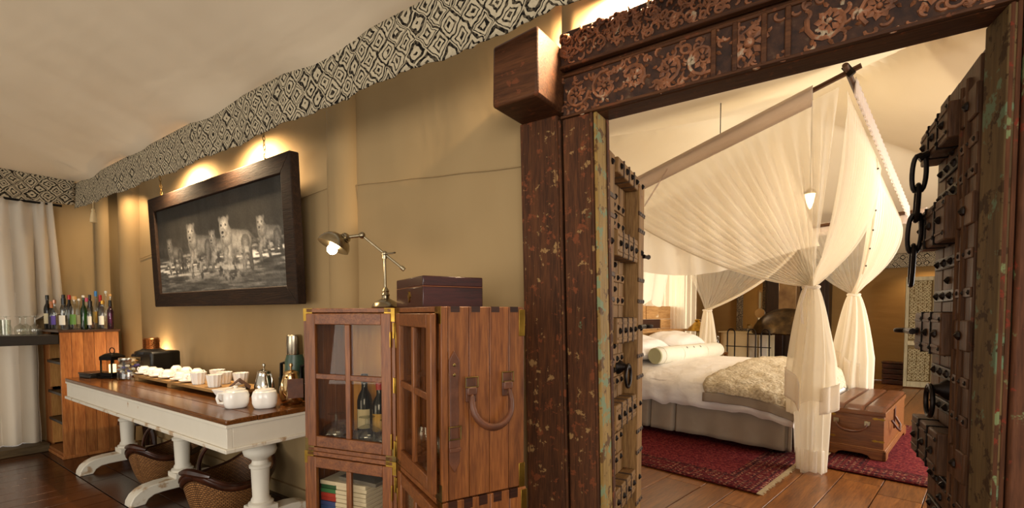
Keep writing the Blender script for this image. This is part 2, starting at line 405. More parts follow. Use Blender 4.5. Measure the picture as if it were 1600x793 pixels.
# welted seam of the canvas
def seam(x0, x1, z0, z1, n):
    pts = [(x0+(x1-x0)*i/30, WY-.012, z0+(z1-z0)*i/30+.0015*math.sin(i*.7)) for i in range(31)]
    o = MB().tube(pts, .0035, 5).build('trim_%d' % n, CANVAS); struct(o)
seam(-2.5, -1.2, 2.155, 2.05, 4); seam(-6.1, -2.77, 1.93, 2.18, 5)
m = MB()
for a in ((-2.2, -1.2, 0, 3.2), (1.12, 1.98, 0, 3.2), (-1.2, 1.12, 2.42, 3.2), (-1.2, 1.12, 0, .06)):
    m.box(-6.68, -6.62, a[0], a[1], a[2], a[3])
struct(m.build('wall_left', CANVAS_DARK))
struct(MB().box(-6.62, -6.37, -2.2, 1.235, 0, .075).build('baseboard_left', wood('grey_base', ('3b2f22', '57472f', '6d5b40'), 'y', .6), bevel=.008))
struct(MB().box(-5.85, -1.3, 1.905, 1.925, 0, .09).build('baseboard_back', CANVAS_DARK))
# lounge ceiling: hipped canvas lining, tied off just above the valance
def cz(x, y):
    a = max(0, 1.47-y); b = max(0, x+6.22)
    r = min(a, b*1.05); k = .05*math.exp(-r*2.2)
    return 2.655+.30*r+k*0.35*(noise.noise((x*1.1, y*1.1, 0)))-.03*math.exp(-r*5)*(1+math.sin(x*5.2)) + .008*noise.noise((x*5, y*.9, 2))
m = MB().grid(lambda u, v: (-6.25+9*u, 1.49-4.2*v, cz(-6.25+9*u, 1.49-4.2*v)), 180, 80)
struct(m.build('ceiling', CEIL))

# valances of printed cloth
def valance(p0, p1, top, bot, label, n):
    p0, p1 = Vector(p0), Vector(p1); L = (p1-p0).length; nx = int(L*26); d = (p1-p0).normalized(); q = Vector((d.y, -d.x, 0))
    def sag(u): return 0
    def fn(u, v):
        x = u*L; off = .012*math.sin(x*7+1.3)*(1-v)+.006*math.sin(x*19)*(1-v)
        z = bot(u)*(1-v)+top(u)*v+(.004*math.sin(x*90)+.003*math.sin(x*41) if v == 0 else 0)
        p = p0+d*x+q*off; return (p.x, p.y, z)
    o = MB().grid(fn, nx, 10, lambda u, v: (u*L+n*.37, v*.285)).build('valance', DIAMOND, solid=.004)
    return tag(o, label, 'valance')
valance((-6.2, 1.45, 0), (2.2, 1.45, 0), lambda u: 2.625+.035*u, lambda u: 2.374+.008*math.cos(u*11), 'long diamond printed cloth valance above the picture and doorway', 0)
valance((-6.2, -1.8, 0), (-6.2, 1.45, 0), lambda u: 2.655, lambda u: 2.385+.035*u**6, 'short diamond printed cloth valance above the sheer curtain', 1)
t = thing('tassel', 'small cream tassel hanging at the corner of the two valances', 'tassel', (-5.66, 1.44, 2.19))
CREAMT = plain('tassel_thread', 'c9b48a', .9)
MB().lathe([(.026, 0), (.024, .03), (.016, .085), (.01, .1), (.014, .112), (.008, .125)], 14, wave=lambda a, i: .08*math.sin(9*a)).build('tassel_skirt', CREAMT, t)
MB().tube([(0, 0, .12), (.002, 0, .17), (0, .004, .20)], .003, 5).build('cord', CREAMT, t)

# sheer curtain at the left wall
def curtain_fn(u, v):
    y = -1.75+3.19*u; z = .08+2.42*(1-v)
    k = 1-.10*math.exp(-((v-.0)*8)**2)
    e = max(0, u-.93)/.07
    y -= e*.10*(1-v)**1.5
    d = .17*(abs(math.sin(u*72+1.1*math.sin(v*1.5+u*11)))**.9-.5)*(.30+.70*min(1, v*3))*(.70+.30*math.sin(u*23))+.018*math.sin(u*190+3*math.sin(v*2))*max(0, 1-v*5)+.03*math.sin(u*33+v*1.5)
    if z < 1.34: y = min(y, 1.19+.005*math.sin(z*9))
    return (-6.555+d*.7, y, z)
c = thing('curtain', 'sheer pale linen curtain hanging at the left wall behind the bar', 'curtain', (-6.555, 0, .08))
o = MB().grid(lambda u, v: (curtain_fn(u, v)[0]+6.555, curtain_fn(u, v)[1], curtain_fn(u, v)[2]-.08), 560, 36).build('curtain_cloth', CURT, c)
o = MB().tube([(.0, -1.8, 2.37), (.0, 1.42, 2.37)], .012, 8).build('curtain_rail', DARKMETAL, c)

# bedroom shell (local frame of the bedroom: x along the foot, y away from the door)
def bobj(mb, name, mt, **k): return mb.build(name, mt, None, loc=BED0, rz=BRZ, **k)
XA, XB, YA, YB, ZE, AP = -3.75, 3.3, -3.02, 7.25, 2.5, Vector((-.9, 2.5, 4.25))
def bz(x, y):
    fx = (AP.x-x)/(AP.x-XA) if x < AP.x else (x-AP.x)/(XB-AP.x)
    fy = (AP.y-y)/(AP.y-YA) if y < AP.y else (y-AP.y)/(YB-AP.y)
    f = max(fx, fy); lo = ZE+(.18 if fy >= fx and y < AP.y else 0)
    fn_ = min(fx, fy)/max(f, .01)
    return lo+(AP.z-lo)*(1-f)-.10*math.sin(PI*min(1, f))*(1-.6*fn_**3)
m = MB().grid(lambda u, v: (XA+(XB-XA)*u, YA+(YB-YA)*v, bz(XA+(XB-XA)*u, YA+(YB-YA)*v)), 90, 110)
struct(bobj(m, 'ceiling', CREAM))
struct(bobj(MB().grid(lambda u, v: (XA+(XB-XA)*u, YB+.03*noise.noise((u*4, v*2, 1)), 2.62*v), 60, 24), 'wall_far', OCHRE))
m = MB()
for y0, y1, z0, z1 in ((YA, 2.75, 0, 2.62), (3.55, YB, 0, 2.62), (2.75, 3.55, 0, .85), (2.75, 3.55, 2.05, 2.62)):
    m.box(XA-.05, XA, y0, y1, z0, z1)
struct(bobj(m, 'wall_head', OCHRE))
wf = MB()
for a in ((2.72, 2.78, .82, 2.08), (3.52, 3.58, .82, 2.08), (3.13, 3.17, .85, 2.05)): wf.box(XA-.04, XA+.03, a[0], a[1], a[2], a[3])
for a in ((.82, .88), (2.02, 2.08), (1.43, 1.47)): wf.box(XA-.04, XA+.03, 2.78, 3.52, a[0], a[1])
wo = struct(bobj(wf, 'window_1', wood('window_timber', ('8a6a44', 'b08a5c', 'c6a071'), 'z', .5)))
MB().box(XA-.012, XA-.008, 2.78, 3.52, .88, 2.02).build('pane', PANE, wo)
def fv(u, v):
    return (XA+.1+(XB-XA-.2)*u, YB-.16+.012*math.sin(u*60), 2.26+.27*v)
o = bobj(MB().grid(fv, 120, 5, lambda u, v: (u*6.8, v*.27)), 'valance', DIAMOND, solid=.004)
tag(o, 'diamond printed valance along the far bedroom wall', 'valance')

# ------------------------------------------------------------------ doorway: carved frame
def scroll(mb, cx, cz_, r, y, turns=1.8, flip=1, a0=0, rt=.006):
    pts = []; n = int(turns*12); rs = []
    for i in range(n+1):
        q = i/n; a = a0+flip*turns*2*PI*q; rr = r*(1-.86*q)
        pts.append((cx+rr*math.cos(a), y, cz_+rr*math.sin(a))); rs.append(rt*(1-.45*q))
    mb.tube(pts, rs, 5)
    for k in range(7):
        a = a0+flip*(.3+k*.8); ra = r*(1.0-.05*k)+.002
        c = Vector((cx+(ra)*math.cos(a), y, cz_+ra*math.sin(a))); ln = r*.34
        d = Vector((math.cos(a+flip*.7), 0, math.sin(a+flip*.7))); q = Vector((-d.z, 0, d.x))
        mb.add([c-q*ln*.22, c+d*ln*.6-q*ln*.30, c+d*ln, c+d*ln*.45+q*ln*.34, c+q*ln*.2, c+d*ln*.45+Vector((0, -rt*1.1, 0))],
               [(0, 1, 5), (1, 2, 5), (2, 3, 5), (3, 4, 5), (4, 0, 5)])
def doorway():
    t = thing('carved_doorway', 'old carved timber doorway with heavy posts and lintel between lounge and bedroom', 'doorway', (-.25, 1.89, 0))
    o0 = Vector((-.25, 1.89, 0))
    def P(mb, name, mt, **k):
        mb.v = [tuple(Vector(v)-o0) for v in mb.v]; return mb.build(name, mt, t, **k)
    # lintel: plain core, overhanging carved cornice, recess, lower carved band
    lin_ = P(MB().box(-1.0, 1.05, 1.845, 1.955, 2.184, 2.535), 'lintel', OLDBEAM, bevel=.006)
    def L(mb, name, mt, **k):
        mb.v = [tuple(Vector(v)-o0) for v in mb.v]; return mb.build(name, mt, lin_, **k)
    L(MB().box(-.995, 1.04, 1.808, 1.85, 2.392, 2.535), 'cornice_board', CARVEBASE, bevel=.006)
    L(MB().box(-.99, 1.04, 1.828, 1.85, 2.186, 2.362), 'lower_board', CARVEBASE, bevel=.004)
    L(MB().box(-1.0, 1.04, 1.80, 1.83, 2.380, 2.394), 'moulding', OLDBEAM, bevel=.004)
    L(MB().box(-1.0, 1.04, 1.82, 1.84, 2.352, 2.366), 'moulding', OLDBEAM, bevel=.004)
    L(MB().box(-1.0, 1.04, 1.82, 1.84, 2.184, 2.196), 'moulding', OLDBEAM, bevel=.003)
    c = MB(); rnd = random.Random(3)
    def leafy(cx, cz_, r, y, n, a0, w=.5):
        for k in range(n):
            a = a0+2*PI*k/n; d = Vector((math.cos(a), 0, math.sin(a))); q = Vector((-d.z, 0, d.x)); o_ = Vector((cx, y, cz_))+d*r*.25; l = r*.75
            c.add([o_, o_+d*l*.55-q*l*w*.5, o_+d*l, o_+d*l*.55+q*l*w*.5, o_+d*l*.5+Vector((0, -.006, 0))], [(0, 1, 4), (1, 2, 4), (2, 3, 4), (3, 0, 4)])
    def curl(x, z, r, y, rt):
        a0 = rnd.uniform(0, 6.3); s_ = rnd.choice((1, -1)); n = 8; T_ = rnd.uniform(2.2, 4.6)
        c.tube([(x+r*(1-.6*i/n)*math.cos(a0+s_*T_*i/n), y, z+r*(1-.6*i/n)*math.sin(a0+s_*T_*i/n)) for i in range(n+1)], [rt*(.35+.65*math.sin(PI*(.15+.75*i/n))) for i in range(n+1)], 5)
    x = -.925; k = 0
    while x < 1.0:
        if not (-.41 < x < -.13):
            scroll(c, x, 2.272, .058+.006*math.sin(k*2.1), 1.826, 1.25, 1 if k % 2 else -1, k*1.3, .0085)
            leafy(x, 2.272, .042, 1.825, 7+k % 3, k, .7); c.ball((x, 1.824, 2.272), .009, 8, 5)
        k += 1; x += .126
    for i in range(230):
        x = rnd.uniform(-.985, 1.03); z = rnd.choice((rnd.uniform(2.2, 2.232), rnd.uniform(2.312, 2.35), rnd.uniform(2.2, 2.35)))
        if abs(x+.27) < .13 and not abs(abs(x+.27)-.095) < .022 and abs(x+.27) > .032: continue
        curl(x, z, rnd.uniform(.012, .026), 1.827, .0065)
    leafy(-.27, 2.275, .055, 1.824, 8, 0, .6); c.ball((-.27, 1.822, 2.275), .018, 10, 6, (1, .6, 1)); scroll(c, -.27, 2.275, .058, 1.826, 1.0, 1, 0, .006)
    L(c, 'carving', CARVE)['kind'] = 'stuff'
    c = MB()
    for i in range(560):
        curl(rnd.uniform(-.985, 1.03), rnd.uniform(2.404, 2.526), rnd.uniform(.010, .024), 1.806, .006)
    x = -.955; k = 0
    while x < 1.02:
        scroll(c, x, 2.465+.02*(1 if k % 2 else -1), .030, 1.806, 1.3, 1 if k % 2 else -1, k*2.0, .0055); leafy(x+.035, 2.465-.02*(1 if k % 2 else -1), .028, 1.805, 5, k); k += 1; x += .071
    L(c, 'carving', CARVE)['kind'] = 'stuff'
    for xx in (-.385, -.315, -.225, -.155):
        L(MB().box(xx-.009, xx+.009, 1.818, 1.83, 2.19, 2.358), 'carved_strip', OLDBEAM, bevel=.004)
    # squared end of the wall beam, left of the lintel
    be = P(MB().add([Vector(v) for v in ((-1.215,1.62,2.212),(-.992,1.62,2.212),(-.992,1.9,2.212),(-1.215,1.9,2.212),(-1.212,1.62,2.462),(-.994,1.62,2.482),(-.994,1.9,2.482),(-1.212,1.9,2.462))],
                 [(3,2,1,0),(4,5,6,7),(0,1,5,4),(1,2,6,5),(2,3,7,6),(3,0,4,7)]), 'beam_end', OLDBEAM, bevel=.012)
    # left post (it leans a little): outer board, bead, inner board, edge bead, worn painted reveal
    def lean(mb):
        mb.v = [(x+(2.19-z)*.028, y, z) for x, y, z in mb.v]; return mb
    ps = P(lean(MB().box(-1.0, -.852, 1.842, 1.957, 0, 2.184)), 'post', OLDWOOD, bevel=.004)
    def Q(mb, name, mt, **k):
        mb.v = [tuple(Vector(v)-o0) for v in mb.v]; return mb.build(name, mt, ps, **k)
    Q(lean(MB().box(-1.215, -1.02, 1.83, 1.925, 0, 2.212)), 'outer_board', OLDWOOD, bevel=.006)
    Q(lean(MB().box(-.995, -.868, 1.83, 1.845, 0, 2.184)), 'inner_board', OLDWOOD, bevel=.005)
    for xx, r in ((-1.012, .007), (-1.2, .005), (-1.032, .005), (-.98, .004), (-.862, .007)):
        Q(lean(MB().tube([(xx, 1.834, 0), (xx, 1.834, 1.1), (xx, 1.834, 2.184)], r, 8)), 'bead', OLDWOOD)
    label_part(Q(lean(MB().box(-.853, -.838, 1.834, 1.957, 0, 2.184)), 'reveal_board', TEALWORN, bevel=.003), 'reveal in worn teal and ochre paint')
    Q(lean(MB().box(-.8385, -.833, 1.925, 1.953, 0, 2.184)), 'rebate_strip', OLDWOOD, bevel=.002)
    # right post
    pr_ = P(MB().box(.366, .80, 1.845, 1.957, 0, 2.5), 'post', REDPOST, bevel=.004)
    def Q2(mb, name, mt, **k):
        mb.v = [tuple(Vector(v)-o0) for v in mb.v]; return mb.build(name, mt, pr_, **k)
    label_part(Q2(MB().add([(.362, 1.834, 0), (.338, 1.957, 0), (.38, 1.957, 0), (.38, 1.834, 0), (.362, 1.834, 2.184), (.338, 1.957, 2.184), (.38, 1.957, 2.184), (.38, 1.834, 2.184)], [(0, 1, 2, 3), (7, 6, 5, 4), (0, 4, 5, 1), (1, 5, 6, 2), (2, 6, 7, 3), (3, 7, 4, 0)]), 'reveal_board', TEALDARK, bevel=.004), 'reveal in darker worn ochre paint')
    Q2(MB().box(.392, .80, 1.822, 1.85, 0, 2.53), 'front_board', REDPOST, bevel=.008)
    for xx, r in ((.370, .006), (.384, .006)):
        Q2(MB().tube([(xx, 1.838 if xx < .39 else 1.824, 0), (xx, 1.838 if xx < .39 else 1.824, 1.2), (xx, 1.838 if xx < .39 else 1.824, 2.4)], r, 8), 'bead', REDPOST)
    return t
doorway()

# the two leaves: vertical boards, stepped rails of iron-bound blocks, iron straps and pyramid studs
STUD = MB().lathe([(.016, 0), (.0145, .004), (.009, .009), (.0, .014)], 6, Matrix.Rotation(PI/2, 4, 'X')).mesh('stud', IRON, 30)
SMALLSTUD = MB().lathe([(.008, 0), (.007, .003), (.0, .006)], 6, Matrix.Rotation(PI/2, 4, 'X')).mesh('small_stud', IRON, 30)
def stud(parent, x, y, z, small=False, name='stud'):
    o = bpy.data.objects.new(name, SMALLSTUD if small else STUD); COL.objects.link(o); o.parent = parent; o.location = (x, y, z)
    o.rotation_euler.y = random.uniform(0, 1); return o
BANDW = mottled('rusted_band', [(.3, '3a2818'), (.7, '5a4028')], 20, .6, .2, .2)
def ring_pts(c, r, axis, n=20, sy=1.25):
    out = []
    for i in range(n):
        a = 2*PI*i/n
        if axis == 'x': out.append((c[0], c[1]+r*math.cos(a), c[2]+r*sy*math.sin(a)))
        elif axis == 'y': out.append((c[0]+r*math.cos(a), c[1], c[2]+r*sy*math.sin(a)))
        else: out.append((c[0]+r*math.cos(a)*sy, c[1]+r*math.sin(a), c[2]))
    return out
def leaf(label, loc, rz, mir, mt, stile, Wd=.6):
    """local x from the hinge (0) to the free edge (Wd*mir); the face with the ironwork looks along -y"""
    t = thing('carved_door_leaf', label, 'door', loc, rz)
    def B(x0, x1, y0, y1, z0, z1, name, m, parent=t, bevel=.004):
        a, b = sorted((x0*mir, x1*mir)); return MB().box(a, b, y0, y1, z0, z1).build(name, m, parent, bevel=bevel)
    n = 5
    for i in range(n):
        top = 2.13 if i < 3 else 2.10
        if not stile: top = 2.17+.004*i
        B(Wd*i/n+.0015, Wd*(i+1)/n-.0015, .0+random.uniform(-.002, .002), .045, .02, top, 'board', mt)
    if stile:
        B(.0, .085, -.055, .0, .02, 2.075, 'stile', mt); B(.485, .6, -.075, .0, .02, 2.04, 'stile', mt)
        bx0, bx1, by = .085, .485, -.07
    else:
        B(.03, .20, -.022, .0, .02, 2.14, 'stile', mt)
        bx0, bx1, by = .20, .60, -.058
        MB().tube([(.115*mir, -.026, .05), (.115*mir, -.026, 1.1), (.115*mir, -.026, 2.1)], .008, 6).build('bead', mt, t)
        MB().tube([(.195*mir, -.022, .05), (.195*mir, -.022, 1.1), (.195*mir, -.022, 2.1)], .008, 6).build('bead', mt, t)
    rails = [2.0, 1.68, 1.27, .86, .45, .08]
    for ri, rz_ in enumerate(rails):
        nb = 4 if stile else 3; h = .062 if ri == 0 and not stile else .075
        if stile and ri == 0: rz_, h = 2.035, .035
        if stile and ri: h = .06
        if not stile and ri in (0, 2): rz_ += .01
        for k in range(nb):
            a = bx0+(bx1-bx0)*k/nb+.004; b = bx0+(bx1-bx0)*(k+1)/nb-.004
            bl = B(a, b, by, .0, rz_-h, rz_+h, 'rail_block', mt, bevel=.006)
            for ss in ((-.6, .6) if h > .05 else ()):
                B(a+.012, b-.012, by-.004, by+.002, rz_+ss*h-.005, rz_+ss*h+.005, 'moulding', mt, bl, .002)
            if k: B(a-.007, a+.002, by-.004, .002, rz_-h-.003, rz_+h+.003, 'iron_band', IRON if not stile else BANDW, bevel=.001)
            stud(t, (a+b)/2*mir, by-.002, rz_)
            if not stile: stud(t, (a-.002)*mir, by-.004, rz_-h*.7, True); stud(t, (a-.002)*mir, by-.004, rz_+h*.7, True)
        if stile:
            stud(t, .04*mir, -.055, rz_); stud(t, .545*mir, -.075, rz_)
        else:
            B(.03, .19, -.03, .0, rz_-.05, rz_+.05, 'square_plate', mt, bevel=.005); stud(t, .11*mir, -.032, rz_)
    for z0, z1 in zip(rails[1:], rails):
        zs = [z0+(z1-z0)*f for f in (.36, .64)] if stile else [z0+(z1-z0)*f for f in (.36, .66)]
        for z in zs:
            a, b = (bx0+.01, bx1-.05) if stile else (.20, .55)
            B(a, b, -.010, .001, z-.022, z+.022, 'iron_strap', mt if stile else IRON, bevel=.003)
            for k in range(4): stud(t, (a+(b-a)*(k+.5)/4)*mir, -.009, z)
            if not stile:
                B(.03, .198, -.027, -.02, z-.016, z+.016, 'iron_strap', mt, bevel=.003)
                for xx in (.05, .11, .17): stud(t, xx*mir, -.027, z, True)
            else:
                B(.478, .607, -.079, -.07, z-.011, z+.011, 'iron_strap', BANDW, bevel=.003)
                for xx in (.5, .545, .59): stud(t, xx*mir, -.078, z, True)
                B(-.002, .088, -.059, -.05, z-.011, z+.011, 'iron_strap', BANDW, bevel=.003)
        for f in ((.5, .84) if not stile else (.5, .8)): stud(t, ((bx0+bx1)/2)*mir, -.001, z0+(z1-z0)*f)
    if stile:
        for i in range(16):
            stud(t, .605*mir, -.055+.03*(i % 2), .2+i*.115, True)
    # big ring pull on a rosette
    xr = .36 if stile else .33; zr = 1.075
    pb = MB().lathe([(.04, 0), (.036, .012), (.02, .03), (.012, .06), (.0, .066)], 12, Matrix.Translation((xr*mir, -.002, zr)) @ Matrix.Rotation(PI/2, 4, 'X')).build('ring_boss', IRON, t)
    MB().tube(ring_pts((xr*mir, -.056, zr-.045), .05, 'y', 24, 1.15), .008, 8, True).build('pull_ring', IRON, pb)
    # latch eye standing out past the free edge
    zl = 1.28
    xe = Wd*mir
    eb = MB().tube([((Wd-.12)*mir, -.085, zl), (xe, -.085, zl), (xe+.02*mir, -.08, zl)], .012, 8).build('latch_bar', IRON, t)
    MB().tube(ring_pts((xe+.05*mir, -.08, zl), .03, 'z', 18, 1.3), .010, 8, True).build('latch_eye', IRON, eb)
    if stile:
        MB().tube([((Wd-.03)*mir, -.08, 1.665), (xe+.015*mir, -.088, 1.665), (xe+.04*mir, -.092, 1.667)], [.012, .009, .014], 8).build('bolt', IRON, t)
    if not stile:
        # hanging chain with long links
        pts = [(xe*.74, -.085, 1.95), (xe*.77, -.085, 1.84), (xe*.81, -.085, 1.73), (xe*.86, -.085, 1.61), (xe*.90, -.085, 1.48)]
        sb = MB().tube([(xe*.74, -.05, 1.97), (xe*.74, -.09, 1.95)], .014, 8).build('chain_staple', IRON, t)
        for i in range(4):
            p, q = Vector(pts[i]), Vector(pts[i+1]); d = (q-p); L = d.length*.62; c = (p+q)/2; d.normalize()
            s = Vector((mir, 0, 0)) if i % 2 else Vector((0, 1, 0)); s = (s-d*s.dot(d)).normalized()
            lp = []
            for k in range(20):
                a = 2*PI*k/20
                lp.append(c+d*(L*math.cos(a))*1.0+s*(.021*math.copysign(abs(math.sin(a))**.6, math.sin(a))))
            MB().tube(lp, .0085, 7, True).build('chain_link', IRON, sb)
    return t
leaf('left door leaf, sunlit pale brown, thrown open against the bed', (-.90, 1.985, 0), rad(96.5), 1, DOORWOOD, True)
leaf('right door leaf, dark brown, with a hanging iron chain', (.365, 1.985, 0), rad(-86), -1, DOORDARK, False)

# ------------------------------------------------------------------ painted table
t = thing('pedestal_table', 'long distressed white table with polished brown top against the canvas wall', 'table', (-4.13, 1.53, 0))
X0, X1, Y0, Y1 = -5.59+4.13, -2.67+4.13, 1.2-1.53, 1.86-1.53
tt = MB()
for k in range(4):
    a = Y0-.008+(Y1-Y0+.016)*k/4; b = Y0-.008+(Y1-Y0+.016)*(k+1)/4
    MB().box(X0-.012, X1+.012, a+.0004, b-.0004, .757, .785).build('top_board', TABLETOP, t, bevel=.006 if k in (0, 3) else .0008)
for n, b in (('apron', (X0, X1, Y0, Y0+.03)), ('apron', (X0, X1, Y1-.03, Y1)), ('apron', (X0, X0+.03, Y0+.03, Y1-.03)), ('apron', (X1-.03, X1, Y0+.03, Y1-.03))):
    ap = MB().box(b[0], b[1], b[2], b[3], .612, .757).build(n, WHITEPAINT, t, bevel=.003)
MB().box(X0-.012, X1+.012, Y0-.014, Y0+.0, .604, .628).build('apron_moulding', WHITEFOOT, t, bevel=.005)
MB().box(X1, X1+.014, Y0-.014, Y1, .604, .628).build('apron_moulding', WHITEFOOT, t, bevel=.005)
MB().box(X0-.006, X1+.006, Y0-.008, Y0, .738, .757).build('apron_moulding', WHITEPAINT, t, bevel=.004)
MB().box(X1, X1+.008, Y0-.008, Y1, .738, .757).build('apron_moulding', WHITEPAINT, t, bevel=.004)
prof = [(.07, .165), (.072, .185), (.055, .195), (.056, .205), (.047, .22), (.053, .40), (.062, .405), (.063, .42), (.05, .428), (.044, .45), (.055, .462), (.088, .485), (.096, .51), (.09, .535), (.062, .56), (.052, .575), (.066, .582), (.068, .612)]
fp = [(-.345, 0), (-.34, .035), (-.32, .072), (-.285, .102), (-.24, .12), (-.17, .13), (.17, .13), (.24, .12), (.285, .102), (.32, .072), (.34, .035), (.345, 0), (.255, 0), (.235, .035), (.2, .055), (.15, .06), (-.15, .06), (-.2, .055), (-.235, .035), (-.255, 0)]
RZ = Matrix.Rotation(PI/2, 4, 'Z')
for cx in (-5.21+4.13, -4.07+4.13, -2.935+4.13):
    T = Matrix.Translation((cx, -.02, 0))
    col = MB().lathe(prof, 28, T).build('turned_leg', WHITEPAINT, t)
    MB().box(cx-.072, cx+.072, -.092, .052, .128, .168).build('plinth', WHITEPAINT, col, bevel=.005)
    MB().prism(fp, -.058, .058, T @ RZ).build('arched_foot', WHITEFOOT, col, bevel=.006)
MB().box(-5.21+4.13, -2.935+4.13, -.045, .005, .555, .60).build('stretcher', WHITEPAINT, t, bevel=.004)
TZ = .7855

# ------------------------------------------------------------------ bar unit, counter
t = thing('bar_shelf_unit', 'reddish plank bar end unit with open side shelves beside the curtain', 'shelf', (-6.25, 1.44, 0))
ox, oy = -6.25, 1.44
ys = [1.225, 1.305, 1.39, 1.47, 1.56, 1.66]
for a, b in zip(ys, ys[1:]): MB().box(-5.9-ox, -5.878-ox, a+.001-oy, b-.001-oy, .02, 1.178).build('plank', WALNUT, t, bevel=.002)
for x0, x1 in ((-6.62, -6.52), (-6.52, -6.42)): MB().box(x0-ox+.001, x1-ox-.001, -.185, -.165, .02, 1.178).build('plank', WALNUT, t, bevel=.002)
MB().box(-6.64-ox, -6.62-ox, -.185, .22, .02, 1.178).build('side_panel', WALNUT, t)
MB().box(-6.62-ox, -5.9-ox, .2, .22, .02, 1.178).build('back_panel', WALNUT, t)
for z in (.05, .33, .60, .895): MB().box(-6.42-ox, -5.9-ox, -.2 if z > .1 else -.215, .2, z-.02, z+.006).build('shelf', BLACKWOOD if z > .1 else WALNUT, t, bevel=.003)
for z in (.19, .46, .75, 1.03): MB().box(-6.42-ox, -6.40-ox, -.18, .2, z-.12, z+.12).build('shelf_back', wood('pale_shelf_back%d' % int(z*100), ('8a5a2c', 'ad7a40', 'c08d50'), 'z', .5), t)
MB().box(-6.66-ox, -5.868-ox, -.228, .23, 1.178, 1.2).build('unit_top', wood('unit_top', ('2a1810', '3c2417', '4d2f1e'), 'y', .3), t, bevel=.003)
MB().box(-6.64-ox, -5.872-ox, -.222, .225, 0, .028).build('base_board', WALNUT, t, bevel=.003)
o = MB().box(-6.34, -5.885, -1.9, 1.222, 1.072, 1.158).build('bar_counter', BLACKWOOD, bevel=.004); tag(o, 'thick black wooden bar counter running in front of the curtain', 'counter')
for yy in (-1.2, .1):
    MB().box(-6.16, -6.06, yy, yy+.08, 0, 1.073).build('counter_leg', BLACKWOOD, o)

def bottle_prof(kind, h, r):
    if kind == 'wine': return [(r*.9, 0), (r, .01), (r, h*.58), (r*.85, h*.66), (r*.42, h*.76), (r*.38, h*.93), (r*.43, h*.935), (r*.43, h*.96)]
    if kind == 'square': return [(r*.92, 0), (r, .008), (r, h*.62), (r*.94, h*.68), (r*.5, h*.74), (r*.4, h*.78), (r*.4, h*.88), (r*.48, h*.885), (r*.48, h*.91)]
    if kind == 'tall': return [(r*.92, 0), (r, .008), (r, h*.55), (r*.8, h*.63), (r*.36, h*.72), (r*.33, h*.93), (r*.4, h*.935), (r*.4, h*.95)]
    return [(r*.9, 0), (r, .01), (r, h*.55), (r*.92, h*.64), (r*.5, h*.74), (r*.42, h*.8), (r*.42, h*.88), (r*.46, h*.89)]
def cap_m(name, c, metal=0): return plain('cap_'+name, c, .35, metal)
CAPS = {'black': cap_m('black', '0e0d0c'), 'orange': cap_m('orange', 'b5692c'), 'rose': cap_m('rose', 'b98a72', .6), 'red': cap_m('red', 'a8201c'), 'cork': cap_m('cork', 'c79a5c'),
        'white': cap_m('white', 'e8e2d2'), 'blue': cap_m('blue', '2c6fae'), 'gold': cap_m('gold', 'b48a3c', .8), 'clear': cap_m('clear', 'bfc4c0'), 'pink': cap_m('pink', 'c2486a')}
LBL = {'white': plain('label_white', 'e6e0d0', .7), 'cream': plain('label_cream', 'd8cba6', .7), 'purple': plain('label_purple', '6a53b0', .6), 'dark': plain('label_dark', '2a2030', .6), 'green': plain('label_green', '5f8a3a', .6), 'gold': plain('label_gold', 'b08a3c', .5, .5)}
LIQ = plain('dark_spirit', '241018', .1)
def bottle(x, y, z, kind, h, r, glass, cap, lab, label, group=None, rzb=0, liquid=False):
    t = thing('bottle', label, 'bottle', (x, y, z), rzb, group)
    pr = bottle_prof(kind, h, r); n = 20
    MB().lathe(pr, 4 if False else n, wave=(lambda a, i: .10*math.cos(4*a)*-1 if kind == 'square' and i < 4 else 0)).build('glass_body', glass, t)
    zt = pr[-1][1]; rc = pr[-1][0]
    MB().lathe([(rc*1.12, zt-.032 if cap in ('black', 'orange', 'blue', 'red') else zt-.004), (rc*1.15, zt), (rc*1.12, h-.002), (rc*.9, h), (0, h)], 14).build('cap', CAPS[cap], t)
    if lab:
        z0, z1 = h*.16, h*.46
        m = MB(); R = r*1.012*(1.09 if kind == 'square' else 1)
        # a wrapped label on the side that faces the room
        a0 = rad(-75)
        m.grid(lambda u, v: (R*math.cos(a0+rad(110)*(u-.5)-rzb+rad(20)), R*math.sin(a0+rad(110)*(u-.5)-rzb+rad(20)), z0+(z1-z0)*v), 10, 2)
        m.build('label', LBL[lab], t)
    if liquid: MB().lathe([(r*.88, .008), (r*.9, .012), (r*.9, h*.26), (0, h*.26)], 16).build('spirit', LIQ, t)
    return t
BZ = 1.2005
